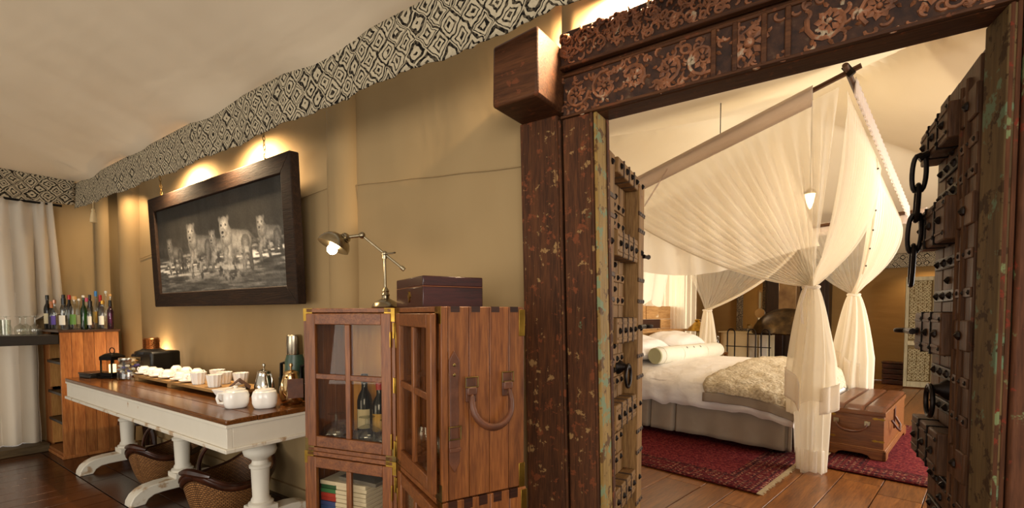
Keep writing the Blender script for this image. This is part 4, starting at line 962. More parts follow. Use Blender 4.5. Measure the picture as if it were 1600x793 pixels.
# ------------------------------------------------------------------ travelling-trunk bar: two trunks, each opened like a book
NR = Matrix.Translation((-1.127, 1.205, 0)) @ Matrix.Rotation(rad(65), 4, 'Z')
HL = Matrix.Translation((-1.607, 1.429, 0)) @ Matrix.Rotation(rad(103), 4, 'Z')
REL = NR.inverted() @ HL
TW, TD = .527, .34
def trunk(z0, z1, label, grow=0, ajar=7):
    t = thing('trunk_cabinet', label, 'cabinet', (-1.127, 1.205, z0), rad(65))
    Hh = z1-z0; D = TD+grow
    for half in (0, 1):
        T = Matrix.Identity(4) if half == 0 else REL
        def B(x0, x1, y0, y1, a, b, name, m, parent=t, bevel=.002): return MB().box(x0, x1, y0, y1, a, b, T).build(name, m, parent, bevel=bevel)
        y0, y1 = -grow, TW-.003
        if half: y0, y1 = .003, TW+grow
        # planked sides
        for yy in ((y0, y0+.018), (y1-.018, y1)):
            e = [0.0, .028, .108, .19, .272, D]
            for a, b in zip(e, e[1:]): B(a+.0012, b-.0012, yy[0], yy[1], .001, Hh-.001, 'side_plank', TEAK, bevel=.002)
        B(.0, D, y0+.018, y1-.018, .0, .02, 'bottom_board', TEAKX); B(.0, D, y0+.018, y1-.018, Hh-.02, Hh, 'top_board', TEAKX)
        B(D-.012, D-.001, y0+.018, y1-.018, .02, Hh-.02, 'back_board', TEAKIN)
        if z0 > .3: B(.06, D-.012, y0+.018, y1-.018, .40, .408, 'inner_shelf', PANE) if half == 0 else None
        # dovetails along the top edge of the outer side
        if half == 0:
            for x in ((.055, .135, .215, .295) if z0 > .3 else (.04, .10, .16, .22, .29)):
                B(x-.017, x+.017, y0-.0008, y0+.01, Hh-(.02 if z0 > .3 else .035), Hh+.0006, 'dovetail', DARKW, bevel=0)
        # door
        S_ = Matrix.Identity(4)
        if half == 0:
            pv = Matrix.Translation((-.001, TW-.012, 0)); S_ = pv @ Matrix.Rotation(rad(-ajar), 4, 'Z') @ pv.inverted()
        TT = T @ S_
        A, C = y0+.02, y1-.02
        w = .052; zt, zb = Hh-.024, .024
        d = MB().box(-.004, .018, A, A+w, zb, zt, TT).build('door', TEAK, t, bevel=.003)
        def DB(x0, x1, ya, yb, a, b, name, m, bevel=.003): return MB().box(x0, x1, ya, yb, a, b, TT).build(name, m, d, bevel=bevel)
        DB(-.004, .018, C-w, C, zb, zt, 'door_stile', TEAK)
        DB(-.004, .018, A+w, C-w, zt-w, zt, 'door_rail', TEAKX); DB(-.004, .018, A+w, C-w, zb, zb+w, 'door_rail', TEAKX)
        mid, zm = (A+C)/2, (zt+zb)/2+.02
        DB(-.001, .016, mid-.014, mid+.014, zb+w, zt-w, 'glazing_bar', TEAK)
        for ya, yb in ((A+w, mid-.014), (mid+.014, C-w)):
            DB(-.001, .016, ya, yb, zm-.013, zm+.013, 'glazing_bar', TEAKX)
            for a, b in ((zb+w, zm-.013), (zm+.013, zt-w)):
                DB(.006, .009, ya, yb, a, b, 'pane', PANE, 0)
        # brass corner straps on the front edge
        for ya, sg in ((y0, 1), (y1, -1)):
            for za, sz in ((0, 1), (Hh, -1)):
                MB().prism([(0, 0), (sg*.055, 0), (sg*.055, sz*.024), (sg*.024, sz*.024), (sg*.024, sz*.06), (0, sz*.06)], -.0022, 0.0, T @ Matrix.Translation((0, ya, za)) @ Matrix.Rotation(PI/2, 4, 'Z') @ Matrix.Scale(1, 4)).build('brass_corner', BRASS if za else BRASSDULL, t)
        yh = y1-.004 if half == 0 else y0+.004
        for z in (.06, Hh*.5, Hh-.10): MB().box(-.006, .002, yh-.004, yh+.004, z-.035, z+.035, T).build('hinge', BRASS, t, bevel=.001)
        yh = C if half == 0 else A
        for z in (.09, Hh-.14): MB().box(-.008, -.002, yh-.003, yh+.003, z-.035, z+.035, T).build('hinge', BRASS, t, bevel=.001)
    # brass edge plates at the back of the outer side
    for z in ((.04,), (Hh-.06,)):
        MB().box(TD+grow-.024, TD+grow+.002, -grow-.002, -grow+.02, z[0]-.05, z[0]+.05).build('brass_plate', BRASS, t, bevel=.001)
    # leather strap with buckle, and leather handle, on the outer side
    sp = [(.02, .0), (.047, -.05), (.074, .0)]
    zt, zb = 1.222-.69, .79-.69
    st = MB().prism([(.047, zt), (.027, zt-.035), (.027, zt-.06), (.031, zt-.09), (.031, zb+.13), (.027, zb+.11), (.027, zb+.035), (.047, zb), (.067, zb+.035), (.067, zb+.11), (.063, zb+.13), (.063, zt-.09), (.067, zt-.06), (.067, zt-.035)], -.009-grow, -.001-grow).build('leather_strap', LEATHER, t, bevel=.002)
    MB().box(.026, .068, -.016-grow, -.007-grow, zb+.075, zb+.09).build('keeper_loop', LEATHER, st, bevel=.002)
    MB().tube([(.025, -.012-grow, zb+.12), (.069, -.012-grow, zb+.12), (.069, -.014-grow, zb+.165), (.025, -.014-grow, zb+.165)], .0032, 6, True).build('buckle', BRASSDULL, st)
    for z in (zt-.05, zt-.085): MB().ball((.047, -.009-grow, z), .006, 8, 5, (1, .5, 1)).build('rivet', BRASSDULL, st)
    za = 1.09-.69
    hp = [(.112+.02*0, -.018-grow, za-.02), (.100, -.035-grow, za-.07), (.118, -.045-grow, za-.115), (.155, -.05-grow, za-.142), (.19, -.05-grow, za-.148), (.225, -.05-grow, za-.138), (.257, -.045-grow, za-.105), (.268, -.035-grow, za-.06), (.260, -.018-grow, za-.01)]
    hd = MB().tube(hp, [.010, .012, .014, .016, .017, .016, .014, .012, .010], 10, flat=.8).build('leather_handle', LEATHER, t, sub=1)
    for x, zz in ((.112, za), (.260, za+.01)):
        MB().box(x-.021, x+.021, -.010-grow, -.001-grow, zz-.055, zz+.035).build('handle_tab', LEATHER, hd, bevel=.004)
        MB().box(x-.019, x+.019, -.020-grow, -.009-grow, zz-.03, zz+.0).build('handle_loop', LEATHER, hd, bevel=.005)
        MB().tube([(x-.024, -.014-grow, zz+.0), (x+.024, -.014-grow, zz+.0), (x+.024, -.014-grow, zz+.035), (x-.024, -.014-grow, zz+.035)], .003, 6, True).build('buckle', BRASSDULL, hd)
        MB().ball((x, -.02-grow, zz-.04), .005, 8, 5, (1, .5, 1)).build('rivet', BRASSDULL, hd)
    return t
trunk(.001, .688, 'lower wooden travelling trunk with glazed doors, standing on the floor', .006, 2)
trunk(.690, 1.376, 'upper wooden travelling trunk with glazed doors, stacked on the lower one', 0, 3)
def inL(x, y, z): v = HL @ Vector((x, y, 0)); return (v.x, v.y, z)
def inR(x, y, z): v = NR @ Vector((x, y, 0)); return (v.x, v.y, z)
ZS = .7115
for i, (x, y, s, l) in enumerate(((.105, .43, 1.45, 'big brandy glass upside down in the left of the upper trunk'), (.115, .25, 1.4, 'big brandy glass upside down behind the lower right pane of the trunk'), (.10, .115, 1.4, 'brandy glass upside down near the hinge of the upper trunk'))):
    p = inL(x, y, ZS); t = thing('brandy_glass', l, 'glass', p, 0, 'upturned brandy glasses in the trunk')
    MB().lathe([(.038*s, 0), (.048*s, .02*s), (.05*s, .035*s), (.042*s, .055*s), (.02*s, .068*s), (.007*s, .073*s)], 24).build('bowl', GLASS, t)
    MB().lathe([(.007*s, .073*s), (.006*s, .095*s), (.028*s, .099*s), (.0, .101*s)], 24).build('stem', GLASS, t)
p = inL(.23, .355, ZS); bottle(*p, 'wine', .33, .038, GLASSD, 'black', 'cream', 'dark wine bottle inside the upper trunk behind the brandy glasses')
p = inL(.22, .255, ZS); bottle(*p, 'wine', .30, .037, GLASSD, 'red', 'gold', 'dark bottle with red capsule inside the upper trunk, right of the wine bottle')
for i, (x, y) in enumerate(((.08, .14), (.08, .25), (.08, .37), (.19, .19), (.19, .33))):
    wineglass(*inR(x, y, ZS), .92, ('first', 'second', 'third', 'fourth', 'fifth')[i]+' wine glass from the door edge in the right half of the upper trunk', 'wine glasses in the right half of the trunk', False)
for i, (x, y) in enumerate(((.09, .17), (.09, .36), (.21, .27))):
    bottle(*inR(x, y, .0215), 'wine', .32+.01*i, .038, GLASSD, ('black', 'red', 'gold')[i], 'cream', ('black', 'red', 'gold')[i]+' capped dark wine bottle in the right half of the lower trunk')
# magazines piled in the lower left half
PAGE = plain('paper', 'e4ded0', .8)
SPC = [('green', '2f6b45'), ('green', '2a5c3c'), ('green', '3a7a50'), ('red', 'b03a30'), ('red', 'a5322a'), ('blue', '3b4c8f'), ('blue', '34508f'), ('lime', 'a9b56a'), ('blue', '2d4a86'), ('white', 'd8d2c4')]
SPM = {c: plain('spine_'+c, c, .5) for _, c in SPC}
z = .0225; nmag = 25; mats = []
ords = ['top', 'second', 'third', 'fourth', 'fifth', 'sixth', 'seventh', 'eighth', 'ninth', 'tenth', 'eleventh', 'twelfth', 'thirteenth', 'fourteenth', 'fifteenth', 'sixteenth', 'seventeenth', 'eighteenth', 'nineteenth', 'twentieth', 'twenty first', 'twenty second', 'twenty third', 'twenty fourth', 'bottom']
for i in range(nmag):
    k = nmag-1-i; th = .0205
    nm, cc = SPC[k % len(SPC)] if k else ('white', 'd8d2c4')
    t = thing('magazine', 'white magazine with %s spine band, %s in the pile inside the lower trunk' % (nm, ords[k]), 'magazine', inL(.05+random.uniform(-.004, .004), .345, z), rad(103), 'magazines piled in the lower trunk')
    MB().box(0, .21, -.135, .135, .001, th-.0015).build('pages', PAGE, t, bevel=.002)
    MB().box(-.001, .012, .045, .137, .0005, th-.001).build('spine_band', SPM[cc], t, bevel=.001)
    z += th
MTOP = z
for (y, tilt, c, l) in ((.150, 13, '8a4a38', 'tall red brown book leaning against the magazine pile'), (.108, 13, '2c4d78', 'tall blue book leaning beside the red brown book')):
    t = thing('book', l, 'book', inL(.05, y-.0, .025), rad(103)); t.rotation_euler = Matrix.Rotation(rad(103), 3, 'Z').to_euler() if not tilt else (Matrix.Rotation(rad(103), 3, 'Z') @ Matrix.Rotation(rad(-tilt)*-1, 3, 'X')).to_euler()
    MB().box(0, .2, -.012, .012, 0, .49).build('pages', PAGE, t); MB().box(-.004, .204, -.016, -.012, -.002, .505).box(-.004, .204, .012, .016, -.002, .505).box(-.006, -.001, -.016, .016, -.002, .505).build('cover', plain('cover_'+c, c, .5), t, bevel=.001)
t = thing('book', 'grey book lying open side up on top of the magazine pile', 'book', inL(.06, .27, MTOP+.001), rad(103-6))
MB().box(0, .19, -.12, .12, 0, .018).build('cover', plain('cover_grey', '6d6a68', .5), t, bevel=.002)

# ------------------------------------------------------------------ box and lamp on the trunk
v = NR @ Vector((.025, .243, 0))
t = thing('humidor_box', 'dark red-brown lidded wooden box on top of the trunk', 'box', (v.x, v.y, 1.3765), rad(65))
MB().box(0, .262, 0, .345, 0, .082).build('box_body', BOXWOOD, t, bevel=.003); MB().box(0, .262, 0, .345, .0835, .124).build('box_lid', BOXWOOD, t, bevel=.004)
MB().box(-.0006, .2626, -.0006, .3456, .0815, .0842).build('inlay_line', plain('inlay', '7a4a2c', .3), t)
es = MB().prism([(.0, .024), (.006, .02), (.005, .012), (.013, .010), (.015, .0), (.008, -.006), (.006, -.018), (0, -.024), (-.006, -.018), (-.008, -.006), (-.015, 0), (-.013, .010), (-.005, .012), (-.006, .02)], -.0015, .002, Matrix.Translation((-.0015, .165, .045)) @ Matrix.Rotation(PI/2, 4, 'Z')).build('escutcheon', BRASS, t)

t = thing('desk_lamp', 'antique nickel jointed desk lamp with a lit bulb on the trunk', 'lamp', (-1.77, 1.517, 1.3775))
o0 = Vector((-1.77, 1.517, 1.3775))
def lp(p): return Vector(p)-o0
MB().lathe([(.064, 0), (.066, .006), (.060, .018), (.046, .031), (.026, .041), (.018, .046), (.017, .058), (.02, .062), (.017, .066), (.014, .075), (.017, .080), (.011, .092), (.007, .098)], 32).build('base', NICKEL, t)
top = lp((-1.78, 1.522, 1.623)); MB().tube([(-.002, 0, .09), top], .0062, 12).build('post', NICKEL, t)
j = MB().tube([top+Vector((0, 0, -.012)), top+Vector((0, 0, .02))], .011, 12).ball(top+Vector((0, 0, .012)), .014, 12, 8).build('joint', NICKEL, t)
MB().tube([top+Vector((.01, .0, .012)), top+Vector((.035, .022, .016))], [.005, .004], 8).ball(top+Vector((.04, .025, .017)), .007, 8, 6, (1, 1, .6)).build('wing_screw', NICKEL, j)
e0, e1_ = lp((-1.711, 1.567, 1.568)), lp((-1.868, 1.462, 1.722))
MB().tube([e0, e1_], .0055, 10).build('arm', NICKEL, t); MB().tube([e0-(e1_-e0).normalized()*.014, e0+(e1_-e0).normalized()*.006], .010, 12).build('arm_end_cap', NICKEL, t)
k1 = e1_; n1 = lp((-1.925, 1.418, 1.712)); MB().ball(k1, .016, 12, 8).tube([k1, n1], .008, 10).build('knuckle', NICKEL, t)
sc_ = lp((-1.98, 1.385, 1.672)); ax = Vector((.15, .40, .85)).normalized()
nd = (n1-sc_); nd.normalize()
Tn = Matrix.Translation(sc_) @ nd.to_track_quat('Z', 'Y').to_matrix().to_4x4()
MB().lathe([(.030, .046), (.030, .056), (.024, .058), (.027, .062), (.022, .066), (.026, .070), (.021, .074), (.024, .078), (.016, .086), (.008, .09)], 24, Tn).build('socket', NICKEL, t)
Ts = Matrix.Translation(sc_) @ ax.to_track_quat('Z', 'Y').to_matrix().to_4x4()
MB().lathe([(.0715, -.004), (.0735, -.004), (.072, .01), (.066, .028), (.054, .044), (.036, .056), (.015, .061), (0, .062)], 36, Ts).build('shade', NICKEL, t, solid=.0025)
bc = sc_+nd*.004-ax*.022
MB().ball(bc, .024, 18, 12).tube([bc+nd*.015, sc_+nd*.05], .012, 10).build('bulb', plain('lit_bulb', 'fff4dc', .3, emit='ffd9a0', es=28), t)
point('desk_lamp_light', tuple(o0+bc-ax*.03), 2.2, (1, .74, .44), .025)

# ------------------------------------------------------------------ bedroom (positions in the bedroom's own frame)
def bp(x, y, z=0): return tuple(BM @ Vector((x, y, z)))
def bthing(name, label, cat, x, y, z=0, rz=0, group=None): return thing(name, label, cat, bp(x, y, z), BRZ+rz, group)
def sfold(v, f, a, ph=0): return a*math.sin(v*f+ph)
# rugs
def rug_mat(name, hx, hy):
    m, nt, p = nodes(name); t = N(nt, 'ShaderNodeTexCoord'); sp = N(nt, 'ShaderNodeSeparateXYZ'); link(nt, t.outputs['Object'], sp.inputs[0])
    def ma(op, a, b=None):
        k = N(nt, 'ShaderNodeMath', operation=op)
        for i, s in enumerate((a, b)):
            if s is None: continue
            if isinstance(s, (int, float)): k.inputs[i].default_value = s
            else: link(nt, s, k.inputs[i])
        return k.outputs[0]
    dx = ma('SUBTRACT', hx, ma('ABSOLUTE', sp.outputs[0])); dy = ma('SUBTRACT', hy, ma('ABSOLUTE', sp.outputs[1])); d = ma('MINIMUM', dx, dy)
    n = N(nt, 'ShaderNodeTexNoise'); n.inputs['Scale'].default_value = 55; n.inputs['Detail'].default_value = 3; link(nt, t.outputs['Object'], n.inputs[0])
    vo = N(nt, 'ShaderNodeTexVoronoi', feature='F1', distance='MANHATTAN'); vo.inputs['Scale'].default_value = 13; vo.inputs['Randomness'].default_value = .35; link(nt, t.outputs['Object'], vo.inputs['Vector'])
    R0, R1, K, G, O = '4e1218', '6b1e26', '20121f', '8f6a50', '74301f'
    fld = ramp(nt, vo.outputs['Distance'], [(0, G), (.10, K), (.22, O), (.30, R1), (.45, R0), (.62, K), (.70, R0)], 'CONSTANT')
    fld = mix(nt, ramp(nt, n.outputs['Fac'], [(.42, .15), (.6, .9)]), fld, R1)
    vb = N(nt, 'ShaderNodeTexVoronoi', feature='F1', distance='CHEBYCHEV'); vb.inputs['Scale'].default_value = 22; vb.inputs['Randomness'].default_value = .1; link(nt, t.outputs['Object'], vb.inputs['Vector'])
    bd = mix(nt, ramp(nt, vb.outputs['Distance'], [(0, 1.0), (.25, 0.0)], 'CONSTANT'), R0, mix(nt, ramp(nt, n.outputs['Fac'], [(.48, 0.0), (.52, 1.0)]), K, G))
    st = ramp(nt, d, [(0, R1), (.03, K), (.045, R1), (.06, 0.0)], 'CONSTANT')
    isb = ramp(nt, ma('MULTIPLY', d, 2), [(0, 1.0), (.60, 0.0)], 'CONSTANT')
    c = mix(nt, isb, fld, bd)
    ln = ramp(nt, d, [(0, 0.0), (.035, 1.0), (.05, 0.0), (.13, 1.0), (.14, 0.0), (.25, 1.0), (.268, 0.0), (.29, 1.0), (.3, 0.0)], 'CONSTANT')
    c = mix(nt, ln, c, '2a0e14')
    c = mix(nt, ramp(nt, n.outputs['Fac'], [(.5, 0.0), (.8, .6)]), c, 'a55a48')
    link(nt, c, p.inputs['Base Color']); p.inputs['Roughness'].default_value = .95; p.inputs['Specular IOR Level'].default_value = .1
    bump(nt, p, n.outputs['Fac'], .5, .006); return m
FRINGE = plain('rug_fringe', 'cdbb98', .9)
def rug(x0, x1, y0, y1, label, z=.0):
    cx, cy, hx, hy = (x0+x1)/2, (y0+y1)/2, (x1-x0)/2, (y1-y0)/2
    t = bthing('rug', label, 'rug', cx, cy, z)
    MB().grid(lambda u, v: ((u-.5)*2*hx, (v-.5)*2*hy, .008+.003*noise.noise((u*5, v*5, 1))), 40, 30).build('pile', rug_mat('rug_pile_%d' % int(hx*1000), hx, hy), t, solid=.008)
    m = MB(); k = -hy
    while k < hy:
        for s in (1, -1):
            a = random.uniform(-.006, .006); L = random.uniform(.03, .05)
            m.tube([(s*hx, k, .008), (s*(hx+L*.5), k+a, .006), (s*(hx+L), k+a*2, .003)], [.004, .0045, .002], 5)
        k += .011
    m.build('fringe', FRINGE, t)['kind'] = 'stuff'
    return t
rug(-2.6, .065, -1.145, .52, 'dark red patterned rug with pale fringe beside the bed')
rug(.22, 1.75, -.06, 2.45, 'second red rug under the chest at the foot of the bed')

# bed
t = bthing('bed', 'big bed with white duvet, grey pleated skirt and timber headboard', 'bed', -1.05, 1.07)
def lb(x, y, z): return (x+1.05, y-1.07, z)
MB().box(-.98, .98, -1.0, 1.0, .12, .42).build('bed_base', plain('bed_base', '3a332c', .9), t)
for x in (-.93, .93):
    for y in (-.93, .93): MB().box(x-.04, x+.04, y-.04, y+.04, 0.02, .12).build('bed_leg', BLACKWOOD, t)
m = MB()
def skirt_side(p0, p1, pleats, nm):
    p0, p1 = Vector(p0), Vector(p1); L = (p1-p0).length; d = (p1-p0).normalized(); q = Vector((d.y, -d.x, 0)); n = int(L*70)
    def fn(u, v):
        x = u*L; off = .006*math.sin(x*9)+.02*(1-v)+.01*math.sin(x*23)*(1-v)
        for pl in pleats:
            off -= .05*math.exp(-((x-pl)/.012)**2)
        p = p0+d*x+q*off; return (p.x, p.y, .07+.35*v+.004*math.sin(x*6)*(1-v))
    MB().grid(fn, n, 8).build(nm, SKIRT, t, solid=.004)
skirt_side(lb(-2.1, 0, 0), lb(0.0, 0, 0), (.65, .95, 2.05), 'bed_skirt'); skirt_side(lb(0.0, 0, 0), lb(0.0, 2.13, 0), (.1, 1.06, 2.05), 'bed_skirt'); skirt_side(lb(0, 2.13, 0), lb(-2.1, 2.13, 0), (1.0,), 'bed_skirt')
PR = [(-.06, .375), (-.085, .42), (-.09, .50), (-.07, .575), (-.02, .625), (.08, .668), (.25, .71), (.5, .75), (.9, .785), (1.4, .79), (1.8, .76), (2.0, .70), (2.15, .63), (2.2, .55), (2.21, .45), (2.19, .375)]
def prof_at(pr, t_):
    t_ = max(0, min(1, t_))*(len(pr)-1); i = min(int(t_), len(pr)-2); f = t_-i
    p0, p1, p2, p3 = pr[max(i-1, 0)], pr[i], pr[i+1], pr[min(i+2, len(pr)-1)]
    return tuple(.5*((2*p1[k])+(-p0[k]+p2[k])*f+(2*p0[k]-5*p1[k]+4*p2[k]-p3[k])*f*f+(-p0[k]+3*p1[k]-3*p2[k]+p3[k])*f**3) for k in (0, 1))
FX = [(.10, -.42), (.10, -.33), (.085, -.22), (.05, -.12), (-.01, -.07), (-.10, -.04), (-.25, -.02), (-.5, 0), (-.8, 0), (-1.2, 0), (-1.6, 0), (-2.0, -.01), (-2.12, -.03)]
def duvet(a, b, lift=0, wr=1):
    y, z = prof_at(PR, a); x, dz = prof_at(FX, b)
    side = max(0, (.62-z)/.25)
    z2 = max(z+dz, .375) if dz < -.1 else z+dz
    w = wr*(.014*noise.noise((x*5, y*5, z*6))+.008*noise.noise((x*13, y*13, z*13)))
    if side > 0: w += wr*side*.018*math.sin(x*21+2*math.sin(x*5))
    z2 += wr*side*.012*math.sin(x*17+1)
    sg = -1 if y < 1 else 1
    return (x, y+sg*(w*1.2+lift)*(side > 0), z2+w*.9+lift*(1 if side < .5 else .3))
m = MB().grid(lambda u, v: lb(*duvet(u, v)), 90, 90); m.build('duvet', LINEN, t)
HB = wood('headboard_reclaimed', ('8a5f34', 'b08550', 'c49a66'), 'y', .6, 1, .3, .12, worn=[('d8c8a8', 6, .62)])
HBD = wood('headboard_dark', ('2a160c', '3c2213', '4a2b18'), 'y', .6)
for r, (z0, z1) in enumerate(((.35, .62), (.62, .88), (.88, 1.13), (1.13, 1.27), (1.27, 1.47))):
    c = [-.15, .45+.13*r % .5, 1.25+.11*(r % 3), 1.72+.07*(r % 2), 2.5]
    for i, (a, b) in enumerate(zip(c, c[1:])):
        dk = (r == 3 and i == 2)
        MB().box(-2.34, -2.28+random.uniform(-.006, .012), a+.003, b-.003, z0+.003, z1-.003).build('headboard_plank', HBD if dk else HB, t, bevel=.004).location = (1.05, -1.07, 0)
MB().box(-2.28, -2.17, -.15, 2.5, 1.075, 1.115).build('headboard_ledge', HB, t, bevel=.006).location = (1.05, -1.07, 0)
MB().box(-2.28, -2.22, -.15, 2.5, .35, 1.075).build('headboard_front', HB, t, bevel=.004).location = (1.05, -1.07, 0)
# pillows
def pillow_mb(w, d, h):
    m = MB()
    def sh(u, v, s):
        x, y = 2*u-1, 2*v-1
        e = max(0, (1-abs(x)**3.2)*(1-abs(y)**3.2))**.55
        k = 1-.06*(x*x*y*y)
        return (x*w/2*(1-.05*(1-abs(y))*0), y*d/2*k, s*h/2*e+.012*noise.noise((x*2.5+s, y*2.5, w)))
    m.grid(lambda u, v: sh(u, v, 1), 26, 22); m.grid(lambda u, v: sh(1-u, v, -1), 26, 22); return m
def pillow(x, y, z, rx, rz, label, w=.55, d=.9, h=.24, mt=None):
    o = pillow_mb(w, d, h).build('pillow', mt or LINEN); o.location = bp(x, y, z); o.rotation_euler = Matrix.Rotation(BRZ+rz, 3, 'Z').to_euler() if not rx else (Matrix.Rotation(BRZ+rz, 3, 'Z') @ Matrix.Rotation(rx, 3, 'Y')).to_euler()
    tag(o, label, 'pillow', 'white pillows on the bed'); return o
pillow(-1.93, .62, .925, rad(16), 0, 'white pillow in front of the headboard, nearest the open door leaf')
pillow(-1.93, 1.66, .945, rad(14), rad(3), 'white pillow in front of the headboard, on the far side of the bed', .56, 1.05, .26)
t = thing('bolster', 'white bolster cushion with three small dark motifs lying across the bed', 'bolster', bp(-1.56, .30, .845), BRZ+rad(-4))
L = 1.62
BOLS = fabric('bolster_linen', [(.3, 'dcd5c2'), (.7, 'e8e2d0')], 3, wrs=6)
T = Matrix.Rotation(-PI/2, 4, 'X')
MB().lathe([(0, 0), (.06, .0), (.085, .006), (.098, .03), (.104, .12), (.106, L/2), (.104, L-.1), (.095, L-.03), (.06, L), (0, L)], 32, T, wave=lambda a, i: .02*math.sin(3*a+i)).build('cushion', BOLS, t)
for zz in (.10, .52, L-.5, L-.1): MB().tube([(.1065*math.cos(2*PI*i/32), zz, .1065*math.sin(2*PI*i/32)) for i in range(32)], .0022, 5, True).build('piping', BOLS, t)
MOT = plain('motif', '2e2620', .8)
for k in range(3): MB().lathe([(0, .004), (.012, .003), (.016, 0)], 6, Matrix.Translation((.075, .62+.17*k, .078)) @ Matrix.Rotation(rad(45), 4, 'Y') @ Matrix.Diagonal((1, .55, 1, 1))).build('motif', MOT, t)
label_part(MB().lathe([(0, -.004), (.09, -.003), (.098, .01)], 28, T).build('end_cap', plain('sage_end', 'b7b48c', .8), t), 'pale green end')
# throw
THROW = mottled('knitted_throw', [(.35, 'b7a588'), (.5, 'd2c3a6'), (.65, 'e3d7bf')], 42, .95, 0, 1.0, 5, dist=.02)
t = bthing('throw', 'cream knitted throw with grey satin border across the foot of the bed', 'throw', -1.05, 1.07)
def th(u, v, lift):
    a = .155+.71*u; b = .10+.56*v*(1+.02*math.sin(u*9)); x, y, z = duvet(a, b, lift, 1)
    return lb(x, y, z+.016*noise.noise((x*9, y*9, 4))+.008*noise.noise((x*30, y*30, 2)))
MB().grid(lambda u, v: th(u, v, .026), 90, 60).build('knitted_panel', THROW, t, solid=.012)
def thb(u, v):
    a = .095+.065*u; b = .09+.575*v; x, y, z = duvet(a, b, .02, .6); return lb(x, y-.004-.01*math.sin(v*14), z)
MB().grid(thb, 8, 60).build('satin_border', SKIRT, t, solid=.006)

# canopy: tilted hanging frame, cloth headers, nets gathered at the corners
POLE = wood('canopy_pole', ('3b2413', '543419', '6b4523'), 'x', .4)
Cn, Cf = Vector((.405, -.266, 3.285)), Vector((.575, 2.05, 2.49)); Hn, Hf = Vector((-2.25, -.266, 2.60)), Vector((-2.2, 2.1, 2.38))
t = bthing('bed_canopy', 'hanging four poster canopy of sheer cream nets round the bed', 'canopy')if False else bthing('bed_canopy', 'hanging canopy of sheer cream nets gathered round the bed corners', 'canopy', -.9, .9, 0)
cof = Vector((.9, -.9, 0))
def CB(mb, name, mt, parent=t, **k):
    mb.v = [tuple(Vector(v)+cof) for v in mb.v]; return mb.build(name, mt, parent, **k)
def ext(a, b, e): return a-(b-a).normalized()*e
for a, b in ((Cn, Hn), (Cn, Cf), (Cf, Hf), (Hn, Hf)):
    CB(MB().tube([ext(a, b, .09), ext(b, a, .03)], .022, 8), 'canopy_pole', POLE)
CB(MB().tube([Cn+Vector((.03, 0, -.03)), Cn+Vector((-.02, -.02, .05))], .03, 8), 'lashing', IRON)
# cloth headers that sleeve over the poles
def header(a, b, drop, off, nm, s0=.06, s1=1.0, ruf=0):
    d = (b-a); L = d.length; q = Vector((0, 0, 1)).cross(d).normalized()
    def fn(u, v):
        s = s0+(s1-s0)*u; p = a+d*s; f = ruf*math.sin(u*L*75)*(.4+.6*v)
        sg = -.30*math.sin(PI*u)**1.0*0
        w = math.sin(PI*v)
        return (p.x+q.x*(off+f), p.y+q.y*(off+f), p.z+.03-drop*v+sg+f*.5)
    CB(MB().grid(fn, int(L*60), 6), nm, NETH, solid=.006)
header(Cn, Hn, .17, .026, 'cloth_header', .09); header(Cn, Cf, .15, -.026, 'cloth_header', .05, .98, .012); header(Cf, Hf, .15, -.026, 'cloth_header', -.06, 1, .01)
T1, T2, T3 = Vector((.18, -.25, 1.585)), Vector((.12, 1.92, 1.585)), Vector((-1.70, 2.12, 1.41))
def bez(p, c, q, s): return p*(1-s)**2+c*2*s*(1-s)+q*s*s
def gather(R, C, T_, nu, nv, nm, mt, folds, amp, nrm, rt=.045):
    nrm = Vector(nrm)
    def fn(u, v):
        r, c = R(u), C(u)
        p = bez(r, c, T_, v)
        k = (1-v)**.6; tang = (R(min(1, u+.01))-R(max(0, u-.01))).normalized()
        f = math.sin(u*folds*2*PI+1.1*math.sin(u*17)+.6*v)
        p = p+nrm*(amp*f*min(1, v*7)*(.35+.9*math.sin(PI*min(1, v*1.05)))*(1-v)**.3)
        if v > .8:
            w = (v-.8)/.2; p = p+tang*((u-.5)*2*rt*w*.6)+nrm*(rt*.5*math.sin(u*folds*PI)*w)
        return p
    return CB(MB().grid(fn, nu, nv), nm, mt)
def lerp(a, b, s): return a+(b-a)*s
# side net facing the door
def R1(u): s = .02+.84*u; return Cn+(Hn-Cn)*s+Vector((0, -.02, -.09))
def C1(u): return Vector((lerp(.26, -.62, u**1.1), -.24, lerp(2.35, 1.68, u**.8)))
gather(R1, C1, T1, 420, 40, 'side_net', NETF, 19, .034, (0, 1, 0))
# lower hem of the side net shows as a denser edge
CB(MB().tube([bez(R1(1), C1(1), T1, i/24) for i in range(25)], .010, 6), 'net_hem', NETD)
# foot nets
def R2(u): s = .03+.50*u; return Cn+(Cf-Cn)*s+Vector((-.02, 0, -.09))
def C2(u): p = R2(u); return Vector((p.x+.02, lerp(-.15, .55, u), lerp(2.3, 1.95, u)))
gather(R2, C2, T1, 240, 36, 'foot_net', NETF, 17, .028, (1, 0, 0))
def R3(u): s = .44+.54*u; return Cn+(Cf-Cn)*s+Vector((-.045, 0, -.09))
def C3(u): p = R3(u); return Vector((p.x+.0+.05*u, lerp(1.0, 2.15, u), lerp(2.15, 2.0, u)))
gather(R3, C3, T2, 240, 36, 'foot_net', NETF, 16, .028, (1, 0, 0))
BUT = plain('net_button', '3a2f28', .6)
pk = [bez(R3(0), C3(0), T2, .02+.8*i/12)+Vector((.03, -.03, 0)) for i in range(13)]
pl = CB(MB().tube(pk, .012, 5, flat=.3), 'net_placket', NETD)
for p in pk[1:12:2]: CB(MB().ball(p+Vector((.012, -.014, 0)), .009, 8, 6), 'button', BUT, pl)
